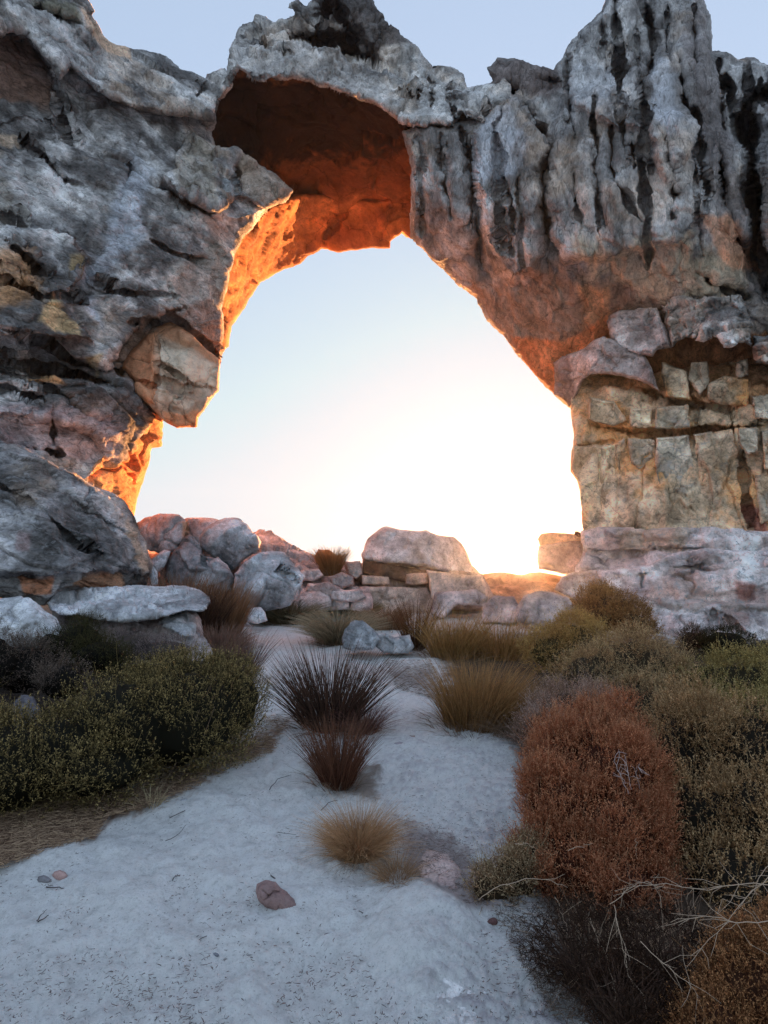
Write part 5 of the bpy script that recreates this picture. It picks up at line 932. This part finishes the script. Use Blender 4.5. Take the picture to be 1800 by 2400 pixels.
for i, pts in enumerate([[(1475, 1860, 3.1), (1455, 1820, 3.1), (1440, 1780, 3.1), (1450, 1755, 3.1)], [(1480, 1850, 3.1), (1470, 1800, 3.1), (1465, 1770, 3.1)], [(1500, 1850, 3.15), (1490, 1810, 3.1), (1500, 1790, 3.1)]]):
    dead_branch('dead_branch', pts, ['tallest bare whitish twig sticking out of the rust-red bush', 'middle bare whitish twig sticking out of the rust-red bush', 'rightmost bare whitish twig in the group on the rust-red bush'][i], .0028, 7, seed=30 + i, col=(.50, .40, .38), tl=.06)

# litter of small twigs and leaf scraps on the sand
def litter(name, n, region, lr, rr, cols, label, seed, dens=None):
    r = np.random.RandomState(seed); pa = np.array(region, float); c = []
    x0, y0 = pa.min(0); x1, y1 = pa.max(0)
    X, Y = [], []
    while sum(map(len, X)) < n:
        x = r.uniform(x0, x1, 4 * n); y = r.uniform(y0, y1, 4 * n); k = poly_sd(x, y, region) > 0
        if dens is not None: k &= r.rand(4 * n) < dens(x, y)
        X.append(x[k]); Y.append(y[k])
    X = np.concatenate(X)[:n]; Y = np.concatenate(Y)[:n]
    yy = np.full(n, 4.0)
    for _ in range(40):
        w = P(X, Y, yy); g = gz(w[:, 0], w[:, 1]); s = (w[:, 2] - 1.6) / yy; yy = .5 * yy + .5 * np.clip((g - 1.6) / s, .5, 24)
    w = P(X, Y, yy); w[:, 2] = gz(w[:, 0], w[:, 1]) + r.uniform(.004, .022, n) + (.012 if name == 'straw_litter' else 0)
    L = r.uniform(*lr, n) * r.uniform(.4, 1, n); R_ = r.uniform(*rr, n); a = r.uniform(0, 2 * np.pi, n)
    d = np.stack([np.cos(a), np.sin(a), r.normal(0, .12, n)], -1); s = np.stack([-np.sin(a), np.cos(a), 0 * a], -1); up = np.array([0, 0, 1.])
    bend = s * (r.normal(0, .18, n) * L)[:, None]
    pts = [w - d * L[:, None] / 2, w + bend, w + d * L[:, None] / 2]
    V = np.concatenate([np.stack([p + s * R_[:, None] * f, p - s * R_[:, None] * f, p + up * R_[:, None] * 1.3 * f], 1) for p, f in zip(pts, (1, 1, .4))], 1)
    f = []
    for j in (0, 1):
        for (p, q) in ((0, 1), (1, 2), (2, 0)): f.append([3 * j + p, 3 * j + q, 3 * j + 3 + q, 3 * j + 3 + p])
    F = (np.arange(n)[:, None, None] * 9 + np.array(f)[None]).reshape(-1, 4)
    m = r.rand(n, 1); C = np.array(cols[0]) * (1 - m) + np.array(cols[1]) * m
    me = make_mesh(name, V.reshape(-1, 3), [F], np.repeat(C, 9, 0), M_TWIG, False)
    link(name, me, label=label, kind='stuff')
sandreg = [(-50, 2000), (300, 1900), (560, 1760), (620, 1600), (600, 1470), (760, 1470), (900, 1540), (1000, 1600), (1060, 1700), (1230, 1720), (1230, 1900), (1150, 2000), (1200, 2200), (1350, 2450), (-50, 2450)]
def dn(x, y): return np.clip(.25 + .9 * fbm(np.stack([x / 120, y / 90, 0 * x], -1), 3) + .5 * sstep(850, 1050, x) * (y < 2000) + .35 * sstep(2150, 2400, y), .03, 1)
litter('twig_litter', 4200, sandreg, (.006, .03), (.0006, .0018), ((.08, .06, .06), (.28, .21, .19)), 'scattered small twigs and leaf scraps over the pale sand', 1, dn)
litter('straw_litter', 9000, [(-60, 1860), (250, 1830), (480, 1770), (640, 1680), (680, 1690), (640, 1770), (540, 1810), (430, 1865), (330, 1905), (250, 1925), (220, 1970), (120, 2000), (0, 2040), (-80, 2055)], (.03, .11), (.0009, .0022), ((.14, .08, .055), (.62, .44, .29)), 'mat of dry brown stalks and leaves along the left bush', 2)
litter('straw_litter', 2600, [(1130, 2100), (1260, 2080), (1420, 2260), (1480, 2450), (1300, 2400), (1200, 2230)], (.02, .06), (.0007, .0014), ((.07, .05, .04), (.24, .18, .14)), 'dry debris along the foot of the right-hand bushes', 3)
litter('straw_litter', 1500, [(900, 1550), (1010, 1550), (1050, 1650), (930, 1620)], (.04, .10), (.001, .003), ((.15, .11, .09), (.34, .27, .23)), 'dry grey debris in the hollow left of the golden reeds', 4)
litter('straw_litter', 1300, [(900, 1910), (1060, 1960), (1150, 2040), (1150, 2130), (1070, 2150), (1000, 2100), (940, 2020)], (.02, .06), (.0006, .0013), ((.15, .11, .10), (.36, .28, .25)), 'pinkish dry debris between the tawny tuft and the right bushes', 5)
def fallen(pts, label, r0, seed):
    w = [G(x, y) + np.array([0, 0, .012]) for x, y in pts]; r = np.random.RandomState(seed)
    q = [np.array(v) for v in w]; n = 7; s = np.linspace(0, len(q) - 1, n); q = np.array(q); q = np.stack([np.interp(s, np.arange(len(q)), q[:, k]) for k in range(3)], -1) + r.normal(0, .003, (n, 3)) * np.array([1, 1, .3])
    b = tuple(float(v) for v in q[0]); V, F, C = tubes([q], r0, r0 * .5, (.10, .085, .085)); me = make_mesh('fallen_twig', V, [F], C, M_TWIG, True, b)
    link('fallen_twig', me, None, b, label, 'twig')
for i, (pts, lb, r0) in enumerate([
  ([(395, 1922), (450, 1895), (520, 1840), (560, 1815)], 'longest dark twig on the sand, running up beside the leaf litter', .003), ([(630, 1855), (650, 1830), (682, 1820)], 'forked dark twig above the bare middle of the sand', .003),
  ([(388, 1975), (420, 1960), (437, 1937)], 'curved twig left of the middle of the sand', .0025), ([(105, 2085), (152, 2087)], 'short thick dark twig below the pink and grey stones', .0035), ([(85, 2165), (108, 2138)], 'slanting dark twig at the left foreground, upper of two', .0028), ([(88, 2168), (115, 2152)], 'dark twig lying just below the slanting one', .004),
  ([(625, 2045), (650, 2070), (690, 2095), (722, 2103)], 'dark twig touching the knobbly pinkish stone', .004), ([(400, 2255), (450, 2220), (485, 2200)], 'rough dark twig half buried in the bare sand', .0035), ([(970, 2140), (990, 2110), (1012, 2080)], 'slanting twig by the pinkish debris', .003), ([(972, 2120), (1025, 2118)], 'level twig crossing the slanting one by the debris', .0025),
  ([(1045, 2165), (1070, 2190), (1100, 2208)], 'twig lying beside the rounded bedrock bulge', .0035), ([(645, 1625), (690, 1628)], 'dark stick on the path left of the spiky reeds', .004), ([(650, 1955), (695, 1962)], 'thin straight twig in the open sand', .0018), ([(752, 1905), (770, 1885), (790, 1880)], 'dark twig left of the tawny tuft', .003), ([(402, 2070), (425, 2045)], 'short twig pointing up on the left sand', .0022)]):
    fallen(pts, lb, r0, i)
